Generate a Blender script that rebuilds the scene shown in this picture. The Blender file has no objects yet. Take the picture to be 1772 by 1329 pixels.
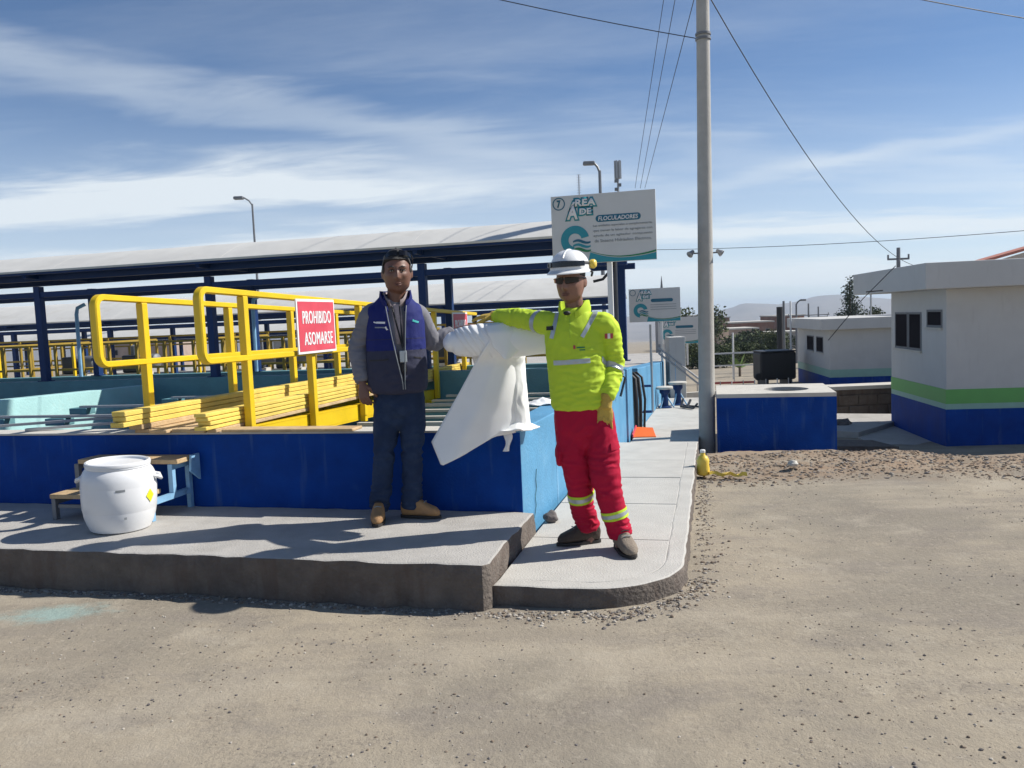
import bpy, bmesh, math, random
from mathutils import Vector, Matrix, noise
R = math.radians
random.seed(7)
sc = bpy.context.scene
col = sc.collection

# ------------------------------------------------------------------ camera, sky, sun
cam_d = bpy.data.cameras.new('camera')
cam = bpy.data.objects.new('camera', cam_d); col.objects.link(cam)
PITCH, ROLL = R(4.65), R(2.4)
fwd = Vector((0, math.cos(PITCH), -math.sin(PITCH)))
up0 = Vector((0, math.sin(PITCH), math.cos(PITCH)))
rt0 = Vector((1, 0, 0))
cu = up0*math.cos(ROLL) + rt0*math.sin(ROLL)
cr = rt0*math.cos(ROLL) - up0*math.sin(ROLL)
m = Matrix((cr, cu, -fwd)).transposed().to_4x4()
m.translation = Vector((0, 0, 1.55))
cam.matrix_world = m
cam_d.sensor_width = 36.0
cam_d.lens = 36.0*1400/1772
cam_d.clip_start = 0.05
cam_d.clip_end = 20000
sc.camera = cam
sc.render.engine = 'CYCLES'

SUN_TO = Vector((1.13, 0.225, 1.0)).normalized()
world = bpy.data.worlds.new('World'); sc.world = world
world.use_nodes = True
wn, wl = world.node_tree.nodes, world.node_tree.links
wn.clear()
def N(nt, t, **kw):
    n = nt.new(t)
    for k, v in kw.items(): setattr(n, k, v)
    return n
wo = N(wn, 'ShaderNodeOutputWorld'); bg = N(wn, 'ShaderNodeBackground')
sky = N(wn, 'ShaderNodeTexSky', sky_type='NISHITA')
sky.sun_disc = False
sky.sun_elevation = math.asin(SUN_TO.z)
sky.sun_rotation = math.atan2(SUN_TO.x, SUN_TO.y)
sky.altitude = 2300; sky.air_density = 1.0; sky.dust_density = 0.35; sky.ozone_density = 4.0
bg.inputs['Strength'].default_value = 0.07
tc = N(wn, 'ShaderNodeTexCoord')
sep = N(wn, 'ShaderNodeSeparateXYZ'); wl.new(tc.outputs['Generated'], sep.inputs[0])
def wmath(op, a, b=None, c=None, clamp=False):
    n = N(wn, 'ShaderNodeMath', operation=op); n.use_clamp = clamp
    for i, x in enumerate((a, b, c)):
        if x is None: continue
        if isinstance(x, (int, float)): n.inputs[i].default_value = x
        else: wl.new(x, n.inputs[i])
    return n.outputs[0]
zc = wmath('MAXIMUM', sep.outputs['Z'], 0.0)
zd = wmath('ADD', zc, 0.06)
px = wmath('DIVIDE', sep.outputs['X'], zd)
py = wmath('DIVIDE', sep.outputs['Y'], zd)
comb = N(wn, 'ShaderNodeCombineXYZ'); wl.new(px, comb.inputs[0]); wl.new(py, comb.inputs[1])
def wnoise(scale, rot, sx, sy, off, detail=7, rough=.6, dist=.3):
    mp = N(wn, 'ShaderNodeMapping'); mp.inputs['Rotation'].default_value = (0, 0, R(rot))
    mp.inputs['Scale'].default_value = (sx, sy, 1); mp.inputs['Location'].default_value = off
    wl.new(comb.outputs[0], mp.inputs[0])
    nz = N(wn, 'ShaderNodeTexNoise'); nz.inputs['Scale'].default_value = scale
    nz.inputs['Detail'].default_value = detail; nz.inputs['Roughness'].default_value = rough
    nz.inputs['Distortion'].default_value = dist
    wl.new(mp.outputs[0], nz.inputs['Vector'])
    return nz.outputs['Fac']
def smooth(x, a, b, lo=0.0, hi=1.0):
    n = N(wn, 'ShaderNodeMapRange', interpolation_type='SMOOTHSTEP')
    n.inputs['From Min'].default_value = a; n.inputs['From Max'].default_value = b
    n.inputs['To Min'].default_value = lo; n.inputs['To Max'].default_value = hi
    wl.new(x, n.inputs['Value']); return n.outputs['Result']
n_big = wnoise(0.55, 8, 0.55, 1.7, (3.1, 1.7, 0), 8, .62, .5)
n_fine = wnoise(1.5, 12, 0.5, 1.25, (0.4, 7.3, 2.0), 8, .58, 1.1)
n_warp = wnoise(0.9, 0, 0.7, 1.0, (5.0, 2.0, 4.0), 5, .55, .2)
wsh = wmath('SUBTRACT', n_warp, 0.5)
fsh = wmath('SUBTRACT', n_fine, 0.5)
# cirrus bands: straight streaks lying across the cloud plane, softened and broken by noise
def band(c, slope, width, amp, x0, x1, soft=0.5):
    # distance from the line y = c + slope*x in the cloud plane
    lx = wmath('MULTIPLY', px, slope)
    d = wmath('SUBTRACT', wmath('SUBTRACT', py, lx), c)
    d = wmath('ADD', d, wmath('MULTIPLY', wsh, 2.0))
    d = wmath('ADD', d, wmath('MULTIPLY', fsh, 1.0))
    d = wmath('ABSOLUTE', d)
    f = smooth(d, 0.0, width, 1.0, 0.0)
    xw = wmath('ADD', px, wmath('MULTIPLY', fsh, 2.0))
    f = wmath('MULTIPLY', f, smooth(xw, x0-soft, x0+soft))
    f = wmath('MULTIPLY', f, smooth(xw, x1-soft, x1+soft, 1.0, 0.0))
    return wmath('MULTIPLY', f, amp)
bands = [band(4.36, 0.02, 0.80, .92, -4.4, -0.1, 1.1),
         band(3.80, 0.84, 0.50, 0.34, -2.6, 0.35, .8),
         band(5.93, -1.03, 0.60, 0.24, 0.8, 2.9, .6),
         band(3.3, 0.55, 0.5, 0.16, 0.2, 4.0, .8),
         band(6.3, 0.0, 0.8, 0.5, -9.0, 7.0, 1.5),
         band(9.5, 0.1, 2.0, 0.5, -14.0, 14.0, 3.0)]
tot = smooth(n_big, 0.44, 0.90, 0.0, 0.30)
tot = wmath('ADD', tot, smooth(n_fine, 0.52, 0.9, 0.0, 0.12))
for b in bands: tot = wmath('ADD', tot, b)
tot = wmath('MULTIPLY', tot, smooth(n_fine, 0.2, 0.62, 0.68, 1.0))
hz = smooth(sep.outputs['Z'], -0.02, 0.29, 0.68, 0.02)
tot = wmath('ADD', tot, hz)
tot = wmath('MINIMUM', tot, 0.92)
mixc = N(wn, 'ShaderNodeMix', data_type='RGBA')
wl.new(tot, mixc.inputs['Factor'])
tint = N(wn, 'ShaderNodeMix', data_type='RGBA', blend_type='MULTIPLY'); tint.inputs['Factor'].default_value = 1
wl.new(sky.outputs[0], tint.inputs['A']); tint.inputs['B'].default_value = (0.90, 1.02, 1.09, 1)
wl.new(tint.outputs['Result'], mixc.inputs['A'])
mixc.inputs['B'].default_value = (8.3, 9.0, 9.5, 1)
wl.new(mixc.outputs['Result'], bg.inputs['Color'])
wl.new(bg.outputs[0], wo.inputs['Surface'])

sun_d = bpy.data.lights.new('sun', 'SUN'); sun_d.energy = 4.5; sun_d.angle = R(0.55); sun_d.color = (1, .95, .87)
sun = bpy.data.objects.new('sun', sun_d); col.objects.link(sun)
sun.rotation_euler = SUN_TO.to_track_quat('Z', 'Y').to_euler()
sun.location = (10, 5, 20)
sc.view_settings.view_transform = 'Standard'; sc.view_settings.look = 'None'
sc.view_settings.gamma = 1; sc.view_settings.exposure = 0.52
sc.view_settings.use_curve_mapping = False

# ------------------------------------------------------------------ frame of the tank: s to the right along its front wall, v away from it
AN = R(14)
E1 = Vector((math.cos(AN), -math.sin(AN), 0)); E2 = Vector((math.sin(AN), math.cos(AN), 0)); EZ = Vector((0, 0, 1))
CO = Vector((0.04, 5.367, 0))
def S(s, v, z=0.0):
    p = CO + E1*s + E2*v; p.z = z; return p

# ------------------------------------------------------------------ materials
MATS = {}
def mat(name, c, rough=.6, var=.12, scale=6, bump=0.0, bscale=40, metal=0.0, spec=.5, c2=None, c2at=(.55, .75), c2scale=2.5, sheen=0, stretch=None, trans=0.0, detail=6, streak=None, streak_at=(.62, .74), ior=None):
    if name in MATS: return MATS[name]
    mt = bpy.data.materials.new(name); mt.use_nodes = True
    nt = mt.node_tree; n, l = nt.nodes, nt.links
    b = n['Principled BSDF']
    b.inputs['Roughness'].default_value = rough; b.inputs['Metallic'].default_value = metal
    b.inputs['Specular IOR Level'].default_value = spec
    if sheen: b.inputs['Sheen Weight'].default_value = sheen
    tcn = n.new('ShaderNodeTexCoord'); vec = tcn.outputs['Object']
    if stretch:
        mp = n.new('ShaderNodeMapping'); mp.inputs['Scale'].default_value = stretch
        l.new(vec, mp.inputs[0]); vec = mp.outputs[0]
    nz = n.new('ShaderNodeTexNoise'); nz.inputs['Scale'].default_value = scale; nz.inputs['Detail'].default_value = detail
    nz.inputs['Roughness'].default_value = .62
    l.new(vec, nz.inputs['Vector'])
    mx = n.new('ShaderNodeMix'); mx.data_type = 'RGBA'
    mx.inputs['A'].default_value = (*[max(0, x*(1-var)) for x in c], 1)
    mx.inputs['B'].default_value = (*[x*(1+var) for x in c], 1)
    mr = n.new('ShaderNodeMapRange'); mr.inputs['From Min'].default_value = .3; mr.inputs['From Max'].default_value = .7
    l.new(nz.outputs['Fac'], mr.inputs[0]); l.new(mr.outputs[0], mx.inputs['Factor'])
    out = mx.outputs['Result']
    if c2:
        nz2 = n.new('ShaderNodeTexNoise'); nz2.inputs['Scale'].default_value = c2scale; nz2.inputs['Detail'].default_value = 8
        nz2.inputs['Roughness'].default_value = .68
        l.new(vec, nz2.inputs['Vector'])
        m2 = n.new('ShaderNodeMapRange'); m2.inputs['From Min'].default_value = c2at[0]; m2.inputs['From Max'].default_value = c2at[1]
        l.new(nz2.outputs['Fac'], m2.inputs[0])
        x2 = n.new('ShaderNodeMix'); x2.data_type = 'RGBA'
        l.new(m2.outputs[0], x2.inputs['Factor']); l.new(out, x2.inputs['A']); x2.inputs['B'].default_value = (*c2, 1)
        out = x2.outputs['Result']
    if streak:
        mp3 = n.new('ShaderNodeMapping'); mp3.inputs['Scale'].default_value = (1, 1, .10); l.new(vec, mp3.inputs[0])
        nz3 = n.new('ShaderNodeTexNoise'); nz3.inputs['Scale'].default_value = 16; nz3.inputs['Detail'].default_value = 5; l.new(mp3.outputs[0], nz3.inputs['Vector'])
        m3 = n.new('ShaderNodeMapRange'); m3.inputs['From Min'].default_value = streak_at[0]; m3.inputs['From Max'].default_value = streak_at[1]; m3.inputs['To Max'].default_value = .6
        l.new(nz3.outputs['Fac'], m3.inputs[0])
        x3 = n.new('ShaderNodeMix'); x3.data_type = 'RGBA'
        l.new(m3.outputs[0], x3.inputs['Factor']); l.new(out, x3.inputs['A']); x3.inputs['B'].default_value = (*streak, 1); out = x3.outputs['Result']
    if ior: b.inputs['IOR'].default_value = ior
    l.new(out, b.inputs['Base Color'])
    rr = n.new('ShaderNodeMapRange'); rr.inputs['To Min'].default_value = max(.05, rough-.1); rr.inputs['To Max'].default_value = min(1, rough+.1)
    l.new(nz.outputs['Fac'], rr.inputs[0]); l.new(rr.outputs[0], b.inputs['Roughness'])
    if bump:
        bz = n.new('ShaderNodeTexNoise'); bz.inputs['Scale'].default_value = bscale; bz.inputs['Detail'].default_value = 5
        l.new(vec, bz.inputs['Vector'])
        bp = n.new('ShaderNodeBump'); bp.inputs['Strength'].default_value = bump; bp.inputs['Distance'].default_value = .02
        l.new(bz.outputs['Fac'], bp.inputs['Height']); l.new(bp.outputs[0], b.inputs['Normal'])
    if trans:
        b.inputs['Subsurface Weight'].default_value = trans; b.inputs['Subsurface Radius'].default_value = (.02, .02, .02)
    MATS[name] = mt; return mt

M_navy = mat('navy_paint', (.003, .046, .26), .6, .22, 3, .25, 60, spec=.08, streak=(.05, .105, .27), streak_at=(.58, .74), c2=(.03, .085, .27), c2at=(.63, .85), c2scale=3.5)
M_celeste = mat('celeste_paint', (.085, .27, .455), .6, .12, 4, .3, 50, streak=(.20, .40, .58), c2=(.15, .33, .49), c2at=(.55, .78), c2scale=2.6)
M_teal = mat('sunlit_teal_paint', (.36, .60, .60), .65, .10, 4, .2, 40, c2=(.46, .60, .58), c2at=(.55, .8))  # the inner wall's sunlit tone is put into this teal
M_dteal = mat('shaded_teal_paint', (.10, .24, .27), .6, .15, 4, .15, 40)  # same teal darkened; shade on camera-facing walls is put into the colour
M_conc = mat('concrete', (.40, .385, .36), .85, .10, 5, .35, 90, c2=(.30, .285, .26), c2at=(.5, .75), c2scale=1.6)
M_concd = mat('shaded_raw_concrete', (.135, .113, .096), .9, .25, 7, .8, 45, streak=(.10, .07, .055), streak_at=(.5, .7), c2=(.095, .075, .064), c2at=(.5, .7), c2scale=3)  # stained raw concrete; the platform front's shade is put into this darker colour
M_cap = mat('pale_cement', (.52, .50, .45), .85, .08, 6, .3, 80, c2=(.40, .385, .35), c2at=(.55, .8))
M_yel = mat('yellow_paint', (.72, .49, .012), .42, .08, 5, .06, 60, c2=(.50, .33, .03), c2at=(.66, .85), c2scale=6)
M_yelw = mat('yellow_wood', (.73, .54, .11), .6, .12, 6, .25, 60, stretch=(1, 1, 1), c2=(.62, .50, .20), c2at=(.6, .8), c2scale=5)
M_wood = mat('bare_wood', (.50, .36, .20), .75, .2, 9, .3, 60, c2=(.34, .22, .11), c2at=(.5, .75), c2scale=5)
M_bsteel = mat('blue_steel', (.007, .032, .12), .5, .12, 4, spec=.25)
M_bpale = mat('pale_blue_steel', (.22, .42, .62), .5, .15, 9, c2=(.10, .16, .28), c2at=(.6, .75), c2scale=8)
M_roof = mat('white_roof_sheet', (.62, .61, .57), .5, .06, 3, c2=(.5, .48, .42), c2at=(.55, .8), c2scale=1.2)
M_white = mat('white_paint', (.74, .74, .72), .5, .05, 5, c2=(.6, .59, .55), c2at=(.6, .85))
M_board = mat('sign_white', (.60, .60, .58), .45, .03, 5)
M_red = mat('sign_red', (.62, .07, .10), .45, .08, 6, c2=(.66, .16, .18), c2at=(.5, .8))
M_whitep = mat('white_print', (.80, .78, .77), .5, .03, 8)
M_tealp = mat('teal_print', (.02, .27, .33), .5, .05, 8)
M_dtealp = mat('dark_teal_print', (.012, .13, .20), .5, .05, 8)
M_greenp = mat('green_print', (.015, .20, .075), .5, .05, 8)
M_greyp = mat('grey_print', (.25, .27, .28), .6, .05, 8)
M_black = mat('black_rubber', (.012, .012, .014), .6, .2, 10)
M_dark = mat('dark_iron', (.03, .035, .045), .55, .25, 8)
M_galv = mat('galvanised_steel', (.36, .37, .38), .45, .1, 8, metal=.5)
M_pole = mat('pole_concrete', (.40, .39, .36), .8, .10, 5, .3, 60, c2=(.31, .30, .28), c2at=(.5, .8), c2scale=2)
M_wall = mat('building_white', (.52, .52, .50), .75, .05, 3, .15, 60, c2=(.45, .45, .43), c2at=(.55, .85), c2scale=1.5, streak=(.42, .41, .39), streak_at=(.6, .85))
M_green = mat('green_stripe', (.13, .40, .10), .6, .06, 5)
M_pgreen = mat('pale_green_stripe', (.27, .46, .38), .6, .06, 5)
M_glass = mat('dark_glass', (.026, .024, .028), .6, .1, 3, spec=.0, ior=1.02)
M_frame = mat('window_frame', (.19, .20, .21), .6, .1, 5, spec=.1)
M_yshade = mat('shaded_yellow_paint', (.30, .20, .02), .6, .2, 5, c2=(.22, .14, .04), c2at=(.5, .75), c2scale=4)  # yellow paint darkened; the far rails' shaded faces are put into this colour
M_plastic = mat('white_plastic', (.72, .73, .74), .32, .03, 4, trans=.12)
M_lab = mat('yellow_label', (.80, .74, .02), .5, .05, 8)
M_orange = mat('orange_plastic', (.85, .16, .03), .45, .08, 8)
M_brick = mat('far_brick', (.22, .115, .085), .9, .3, .5, c2=(.32, .24, .19), c2at=(.5, .7), c2scale=.35)
M_bark = mat('bark', (.12, .09, .065), .9, .25, 12, .5, 30)
M_steelgrey = mat('grey_steel', (.16, .17, .185), .5, .12, 8)
M_stone = mat('stone', (.26, .235, .205), .95, .4, 14, .4, 40)
M_rock = mat('grey_rock', (.14, .125, .12), .9, .3, 16, .6, 30)
M_bottle = mat('yellow_plastic', (.78, .56, .08), .35, .08, 8, trans=.1)

# ------------------------------------------------------------------ object helpers
def tag(o, label=None, cat=None, group=None, kind=None):
    if label: o['label'] = label
    if cat: o['category'] = cat
    if group: o['group'] = group
    if kind: o['kind'] = kind
    return o
def empty(name, loc, label=None, cat=None, group=None, kind=None):
    o = bpy.data.objects.new(name, None); col.objects.link(o); o.location = loc; o.empty_display_size = .1
    return tag(o, label, cat, group, kind)
def root_loc(o):
    p = Vector((0, 0, 0))
    while o is not None:
        p += o.location; o = o.parent
    return p
def link_mesh(name, me, mats, parent=None, origin=None):
    for mm in (mats if isinstance(mats, (list, tuple)) else [mats]): me.materials.append(mm)
    o = bpy.data.objects.new(name, me); col.objects.link(o)
    if parent is not None:
        o.parent = parent; off = root_loc(parent)
    else:
        if origin is None:
            vs = [v.co for v in me.vertices]
            origin = Vector(((min(v.x for v in vs)+max(v.x for v in vs))/2, (min(v.y for v in vs)+max(v.y for v in vs))/2, min(v.z for v in vs)))
        off = Vector(origin); o.location = off
    if off.length > 0: me.transform(Matrix.Translation(-off))
    return o
class MB:
    def __init__(self): self.v = []; self.f = []; self.m = []
    def add(self, vs, fs, mi=0):
        b = len(self.v); self.v += [Vector(p) for p in vs]
        for f in fs: self.f.append([b+i for i in f]); self.m.append(mi)
        return self
    def hexa(self, p, mi=0):   # 8 corners: bottom ring then top ring
        return self.add(p, [(0, 3, 2, 1), (4, 5, 6, 7), (0, 1, 5, 4), (1, 2, 6, 5), (2, 3, 7, 6), (3, 0, 4, 7)], mi)
    def box(self, c, size, ax=(E1, E2, EZ), mi=0):
        c = Vector(c); a, b, d = [ax[i]*(size[i]/2) for i in range(3)]
        return self.hexa([c-a-b-d, c+a-b-d, c+a+b-d, c-a+b-d, c-a-b+d, c+a-b+d, c+a+b+d, c-a+b+d], mi)
    def sbox(self, s0, s1, v0, v1, z0, z1, mi=0):
        return self.hexa([S(s0, v0, z0), S(s1, v0, z0), S(s1, v1, z0), S(s0, v1, z0), S(s0, v0, z1), S(s1, v0, z1), S(s1, v1, z1), S(s0, v1, z1)], mi)
    def prism(self, poly, z0, z1, mi=0):   # poly of xy points, counter clockwise
        n = len(poly)
        vs = [Vector((p[0], p[1], z0)) for p in poly] + [Vector((p[0], p[1], z1)) for p in poly]
        fs = [tuple(range(n-1, -1, -1)), tuple(range(n, 2*n))] + [(i, (i+1) % n, n+(i+1) % n, n+i) for i in range(n)]
        return self.add(vs, fs, mi)
    def bar(self, a, b, w, h=None, mi=0, upv=EZ):
        a, b = Vector(a), Vector(b); h = h or w
        d = (b-a).normalized(); x = d.cross(upv)
        if x.length < 1e-4: x = d.cross(E2)
        x.normalize(); y = x.cross(d)
        x *= w/2; y *= h/2
        return self.hexa([a-x-y, a+x-y, b+x-y, b-x-y, a-x+y, a+x+y, b+x+y, b-x+y], mi)
    def tube(self, pts, r, n=8, cap=True, mi=0):
        pts = [Vector(p) for p in pts]; k = len(pts)
        rs = r if isinstance(r, (list, tuple)) else [r]*k
        ref = None; rings = []
        for i, p in enumerate(pts):
            d = (pts[min(i+1, k-1)]-pts[max(i-1, 0)]).normalized()
            if ref is None:
                ref = d.orthogonal().normalized()
            ref = (ref-d*ref.dot(d)).normalized(); q = d.cross(ref)
            rings.append([p+(ref*math.cos(2*math.pi*j/n)+q*math.sin(2*math.pi*j/n))*rs[i] for j in range(n)])
        return self.loft(rings, cap, mi)
    def loft(self, rings, cap=True, mi=0, closed=True):
        n = len(rings[0]); vs = [p for rg in rings for p in rg]; fs = []
        for i in range(len(rings)-1):
            for j in range(n if closed else n-1):
                a, b = i*n+j, i*n+(j+1) % n
                fs.append((a, b, b+n, a+n))
        if cap and closed:
            fs.append(tuple(range(n-1, -1, -1))); e = (len(rings)-1)*n
            fs.append(tuple(range(e, e+n)))
        return self.add(vs, fs, mi)
    def lathe(self, c, prof, n=24, mi=0, ax=None):   # prof of (r, z)
        c = Vector(c); X, Y, Z = ax if ax else (Vector((1, 0, 0)), Vector((0, 1, 0)), EZ)
        rings = [[c+(X*math.cos(2*math.pi*j/n)+Y*math.sin(2*math.pi*j/n))*r+Z*z for j in range(n)] for r, z in prof]
        return self.loft(rings, True, mi)
    def blob(self, c, rad, n=10, seed=0, rough=.25, mi=0, ax=None):
        c = Vector(c); rx, ry, rz = rad if isinstance(rad, (tuple, list)) else (rad,)*3
        bm = bmesh.new(); bmesh.ops.create_icosphere(bm, subdivisions=n if n < 5 else 2, radius=1)
        vs = []
        for v in bm.verts:
            k = 1+rough*noise.noise(v.co*1.3+Vector((seed*3.7, seed*1.3, seed)))
            q = Vector((v.co.x*rx, v.co.y*ry, v.co.z*rz))*k
            if ax: q = ax[0]*q.x+ax[1]*q.y+ax[2]*q.z
            vs.append(c+q)
        fs = [tuple(v.index for v in f.verts) for f in bm.faces]; bm.free()
        return self.add(vs, fs, mi)
    def mesh(self, name, smooth=None, bevel=0.0, seg=2):
        me = bpy.data.meshes.new(name); me.from_pydata(self.v, [], self.f)
        me.polygons.foreach_set('material_index', self.m)
        bm = bmesh.new(); bm.from_mesh(me)
        bmesh.ops.recalc_face_normals(bm, faces=bm.faces)
        if bevel:
            es = [e for e in bm.edges if len(e.link_faces) == 2 and e.calc_face_angle(0) > R(30)]
            bmesh.ops.bevel(bm, geom=es, offset=bevel, segments=seg, profile=.5, affect='EDGES', clamp_overlap=True)
        bm.to_mesh(me); bm.free(); me.update()
        if smooth:
            me.polygons.foreach_set('use_smooth', [True]*len(me.polygons)); me.set_sharp_from_angle(angle=R(smooth))
        return me
    def build(self, name, mats, parent=None, origin=None, smooth=None, bevel=0.0, seg=2):
        return link_mesh(name, self.mesh(name, smooth, bevel, seg), mats, parent, origin)
def copy_tree(o, parent=None):
    c = o.copy(); col.objects.link(c); c.parent = parent
    for ch in list(o.children): copy_tree(ch, c)
    return c
def text_mesh(body, w, h, bold=0.0, extrude=.0015, shear=0.0, spacing=1.0, line=1.0):
    cu_ = bpy.data.curves.new('t', 'FONT'); cu_.body = body; cu_.size = 1.0; cu_.offset = bold
    cu_.align_x = 'CENTER'; cu_.align_y = 'CENTER'; cu_.shear = shear; cu_.space_character = spacing; cu_.space_line = line
    cu_.resolution_u = 3
    ob = bpy.data.objects.new('t', cu_); col.objects.link(ob)
    dg = bpy.context.evaluated_depsgraph_get(); dg.update()
    me = bpy.data.meshes.new_from_object(ob.evaluated_get(dg))
    bpy.data.objects.remove(ob); bpy.data.curves.remove(cu_)
    xs = [v.co.x for v in me.vertices]; ys = [v.co.y for v in me.vertices]
    x0, x1, y0, y1 = min(xs), max(xs), min(ys), max(ys)
    sx = w/(x1-x0); sy = h/(y1-y0) if h else sx
    for v in me.vertices:
        v.co = Vector(((v.co.x-(x0+x1)/2)*sx, (v.co.y-(y0+y1)/2)*sy, v.co.z))
    if extrude:
        bm = bmesh.new(); bm.from_mesh(me)
        r_ = bmesh.ops.extrude_face_region(bm, geom=bm.faces[:])
        for g in r_['geom']:
            if isinstance(g, bmesh.types.BMVert): g.co.z += extrude
        bmesh.ops.recalc_face_normals(bm, faces=bm.faces)
        bm.to_mesh(me); bm.free()
    return me
def put_text(name, body, P, u, w_, width, height, mtl, parent, lift=.003, **kw):
    # P = (origin, right, up, out): a point (u, w_) metres on that plane
    me = text_mesh(body, width, height, **kw)
    mx = Matrix((P[1], P[2], P[3])).transposed().to_4x4(); mx.translation = P[0]+P[1]*u+P[2]*w_+P[3]*lift
    me.transform(mx)
    return link_mesh(name, me, mtl, parent)
def plate(P, pts, lift, th=.0015):   # flat outline on plane P as a thin raised print
    n = len(pts); mb = MB()
    a = [P[0]+P[1]*u+P[2]*w+P[3]*lift for u, w in pts]; b = [p+P[3]*th for p in a]
    mb.add(a+b, [tuple(range(n-1, -1, -1)), tuple(range(n, 2*n))]+[(i, (i+1) % n, n+(i+1) % n, n+i) for i in range(n)])
    return mb
# ------------------------------------------------------------------ terrain
def sstep(a, b, x):
    t = max(0.0, min(1.0, (x-a)/(b-a))); return t*t*(3-2*t)
def gz(x, y):
    cy = .85*sstep(3.0, 5.2, x); z = -0.76*sstep(8.35-cy, 12.2-1.1*cy, y)
    if y > 12.2: z -= 0.034*(min(y, 2400)-12.2)
    d = math.hypot(x, y)
    if d < 40:
        z += .012*noise.noise(Vector((x*.7, y*.7, 0)))+.005*noise.noise(Vector((x*3.1, y*3.1, 3)))
        if d < 14: z += .0035*noise.noise(Vector((x*9, y*9, 5)))
        y_ = y+.6*sstep(3.0, 5.2, x); r = sstep(7.0, 7.7, y_+.25*noise.noise(Vector((x*1.2, 0, 9))))*sstep(9.8, 8.9, y_) if y > 6.2 else 0
        if r and x > 1.6:
            z += r*(-.004+.030*noise.noise(Vector((x*2.3, y*2.3, 1)))+.02*abs(noise.noise(Vector((x*8, y*8, 2)))))
    return z
def axis(dense0, dense1, step, lo, hi, grow=1.16):
    a = []; x = dense0
    while x <= dense1: a.append(x); x += step
    st = step; x = dense1
    while x < hi: st *= grow; x += st; a.append(x)
    st = step; x = dense0; b = []
    while x > lo: st *= grow; x -= st; b.append(x)
    return b[::-1]+a
gx = axis(-4.5, 7.5, .075, -4200, 4200); gy = axis(1.2, 10.5, .075, -60, 4600)
vs = [(x, y, gz(x, y)) for y in gy for x in gx]; nx = len(gx)
fs = [(j*nx+i, j*nx+i+1, (j+1)*nx+i+1, (j+1)*nx+i) for j in range(len(gy)-1) for i in range(nx-1)]
me = bpy.data.meshes.new('ground'); me.from_pydata(vs, [], fs); me.update()
me.polygons.foreach_set('use_smooth', [True]*len(fs))
def ground_mat():
    mt = bpy.data.materials.new('packed_dirt'); mt.use_nodes = True; nt = mt.node_tree; n, l = nt.nodes, nt.links
    b = n['Principled BSDF']; b.inputs['Roughness'].default_value = .95; b.inputs['Specular IOR Level'].default_value = .15
    tcn = n.new('ShaderNodeTexCoord'); ob = tcn.outputs['Object']
    def nz(scale, det=8, ro=.65, off=(0, 0, 0), sc_=(1, 1, 1)):
        mp = n.new('ShaderNodeMapping'); mp.inputs['Location'].default_value = off; mp.inputs['Scale'].default_value = sc_; l.new(ob, mp.inputs[0])
        t = n.new('ShaderNodeTexNoise'); t.inputs['Scale'].default_value = scale; t.inputs['Detail'].default_value = det; t.inputs['Roughness'].default_value = ro
        l.new(mp.outputs[0], t.inputs['Vector']); return t.outputs['Fac']
    def rng(x, a, c, lo=0, hi=1):
        t = n.new('ShaderNodeMapRange'); t.interpolation_type = 'SMOOTHSTEP'
        t.inputs[1].default_value = a; t.inputs[2].default_value = c; t.inputs[3].default_value = lo; t.inputs[4].default_value = hi
        l.new(x, t.inputs[0]); return t.outputs[0]
    def mix(f, a, c):
        t = n.new('ShaderNodeMix'); t.data_type = 'RGBA'; l.new(f, t.inputs['Factor'])
        for k, x in (('A', a), ('B', c)):
            if isinstance(x, tuple): t.inputs[k].default_value = (*x, 1)
            else: l.new(x, t.inputs[k])
        return t.outputs['Result']
    def mth(op, a, c):
        t = n.new('ShaderNodeMath'); t.operation = op
        for i, x in enumerate((a, c)):
            if isinstance(x, (int, float)): t.inputs[i].default_value = x
            else: l.new(x, t.inputs[i])
        return t.outputs[0]
    c = mix(rng(nz(.55), .38, .62), (.360, .310, .236), (.262, .232, .185))
    c = mix(rng(nz(1.7, 9, .7, (4, 1, 0), (.6, 1.5, 1)), .47, .66, 0, .85), c, (.25, .22, .183))
    c = mix(rng(nz(6, 9, .75, (1, 7, 0)), .52, .72, 0, .7), c, (.205, .178, .148))
    c = mix(rng(nz(24, 6, .7, (9, 2, 0)), .55, .70, 0, .6), c, (.42, .37, .298))
    c = mix(rng(nz(70, 4, .7, (3, 2, 0)), .60, .72, 0, .6), c, (.15, .125, .10))
    # earthy strip of loose rubble at the crest, and the old teal paint spill by the kerb
    sp = n.new('ShaderNodeSeparateXYZ'); l.new(ob, sp.inputs[0])
    yy = mth('ADD', sp.outputs['Y'], mth('MULTIPLY', mth('SUBTRACT', nz(1.4, 5), .5), 1.3))
    strip = mth('MULTIPLY', mth('MULTIPLY', rng(yy, 6.9, 7.4), rng(yy, 9.6, 10.4, 1, 0)), rng(sp.outputs['X'], 1.6, 2.2))
    strip = mth('MULTIPLY', strip, rng(nz(3.5, 9, .75, (2, 2, 2)), .3, .6))
    c = mix(strip, c, (.29, .21, .145))
    dx = mth('MULTIPLY', mth('ADD', sp.outputs['X'], 2.62), 2.3); dy = mth('MULTIPLY', mth('SUBTRACT', sp.outputs['Y'], 4.44), 5.0)
    dd = mth('SQRT', mth('ADD', mth('MULTIPLY', dx, dx), mth('MULTIPLY', dy, dy)), 0)
    dd = mth('ADD', dd, mth('MULTIPLY', mth('SUBTRACT', nz(9, 8, .75, (5, 5, 0)), .5), 1.6))
    c = mix(rng(dd, .2, .9, .5, 0), c, (.27, .47, .46))
    crumb = mth('MULTIPLY', rng(nz(1.5, 6, .65, (7, 3, 0)), .46, .62), rng(nz(48, 5, .75, (1, 1, 4)), .48, .62, 0, .75))
    c = mix(crumb, c, (.19, .165, .135))
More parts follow.
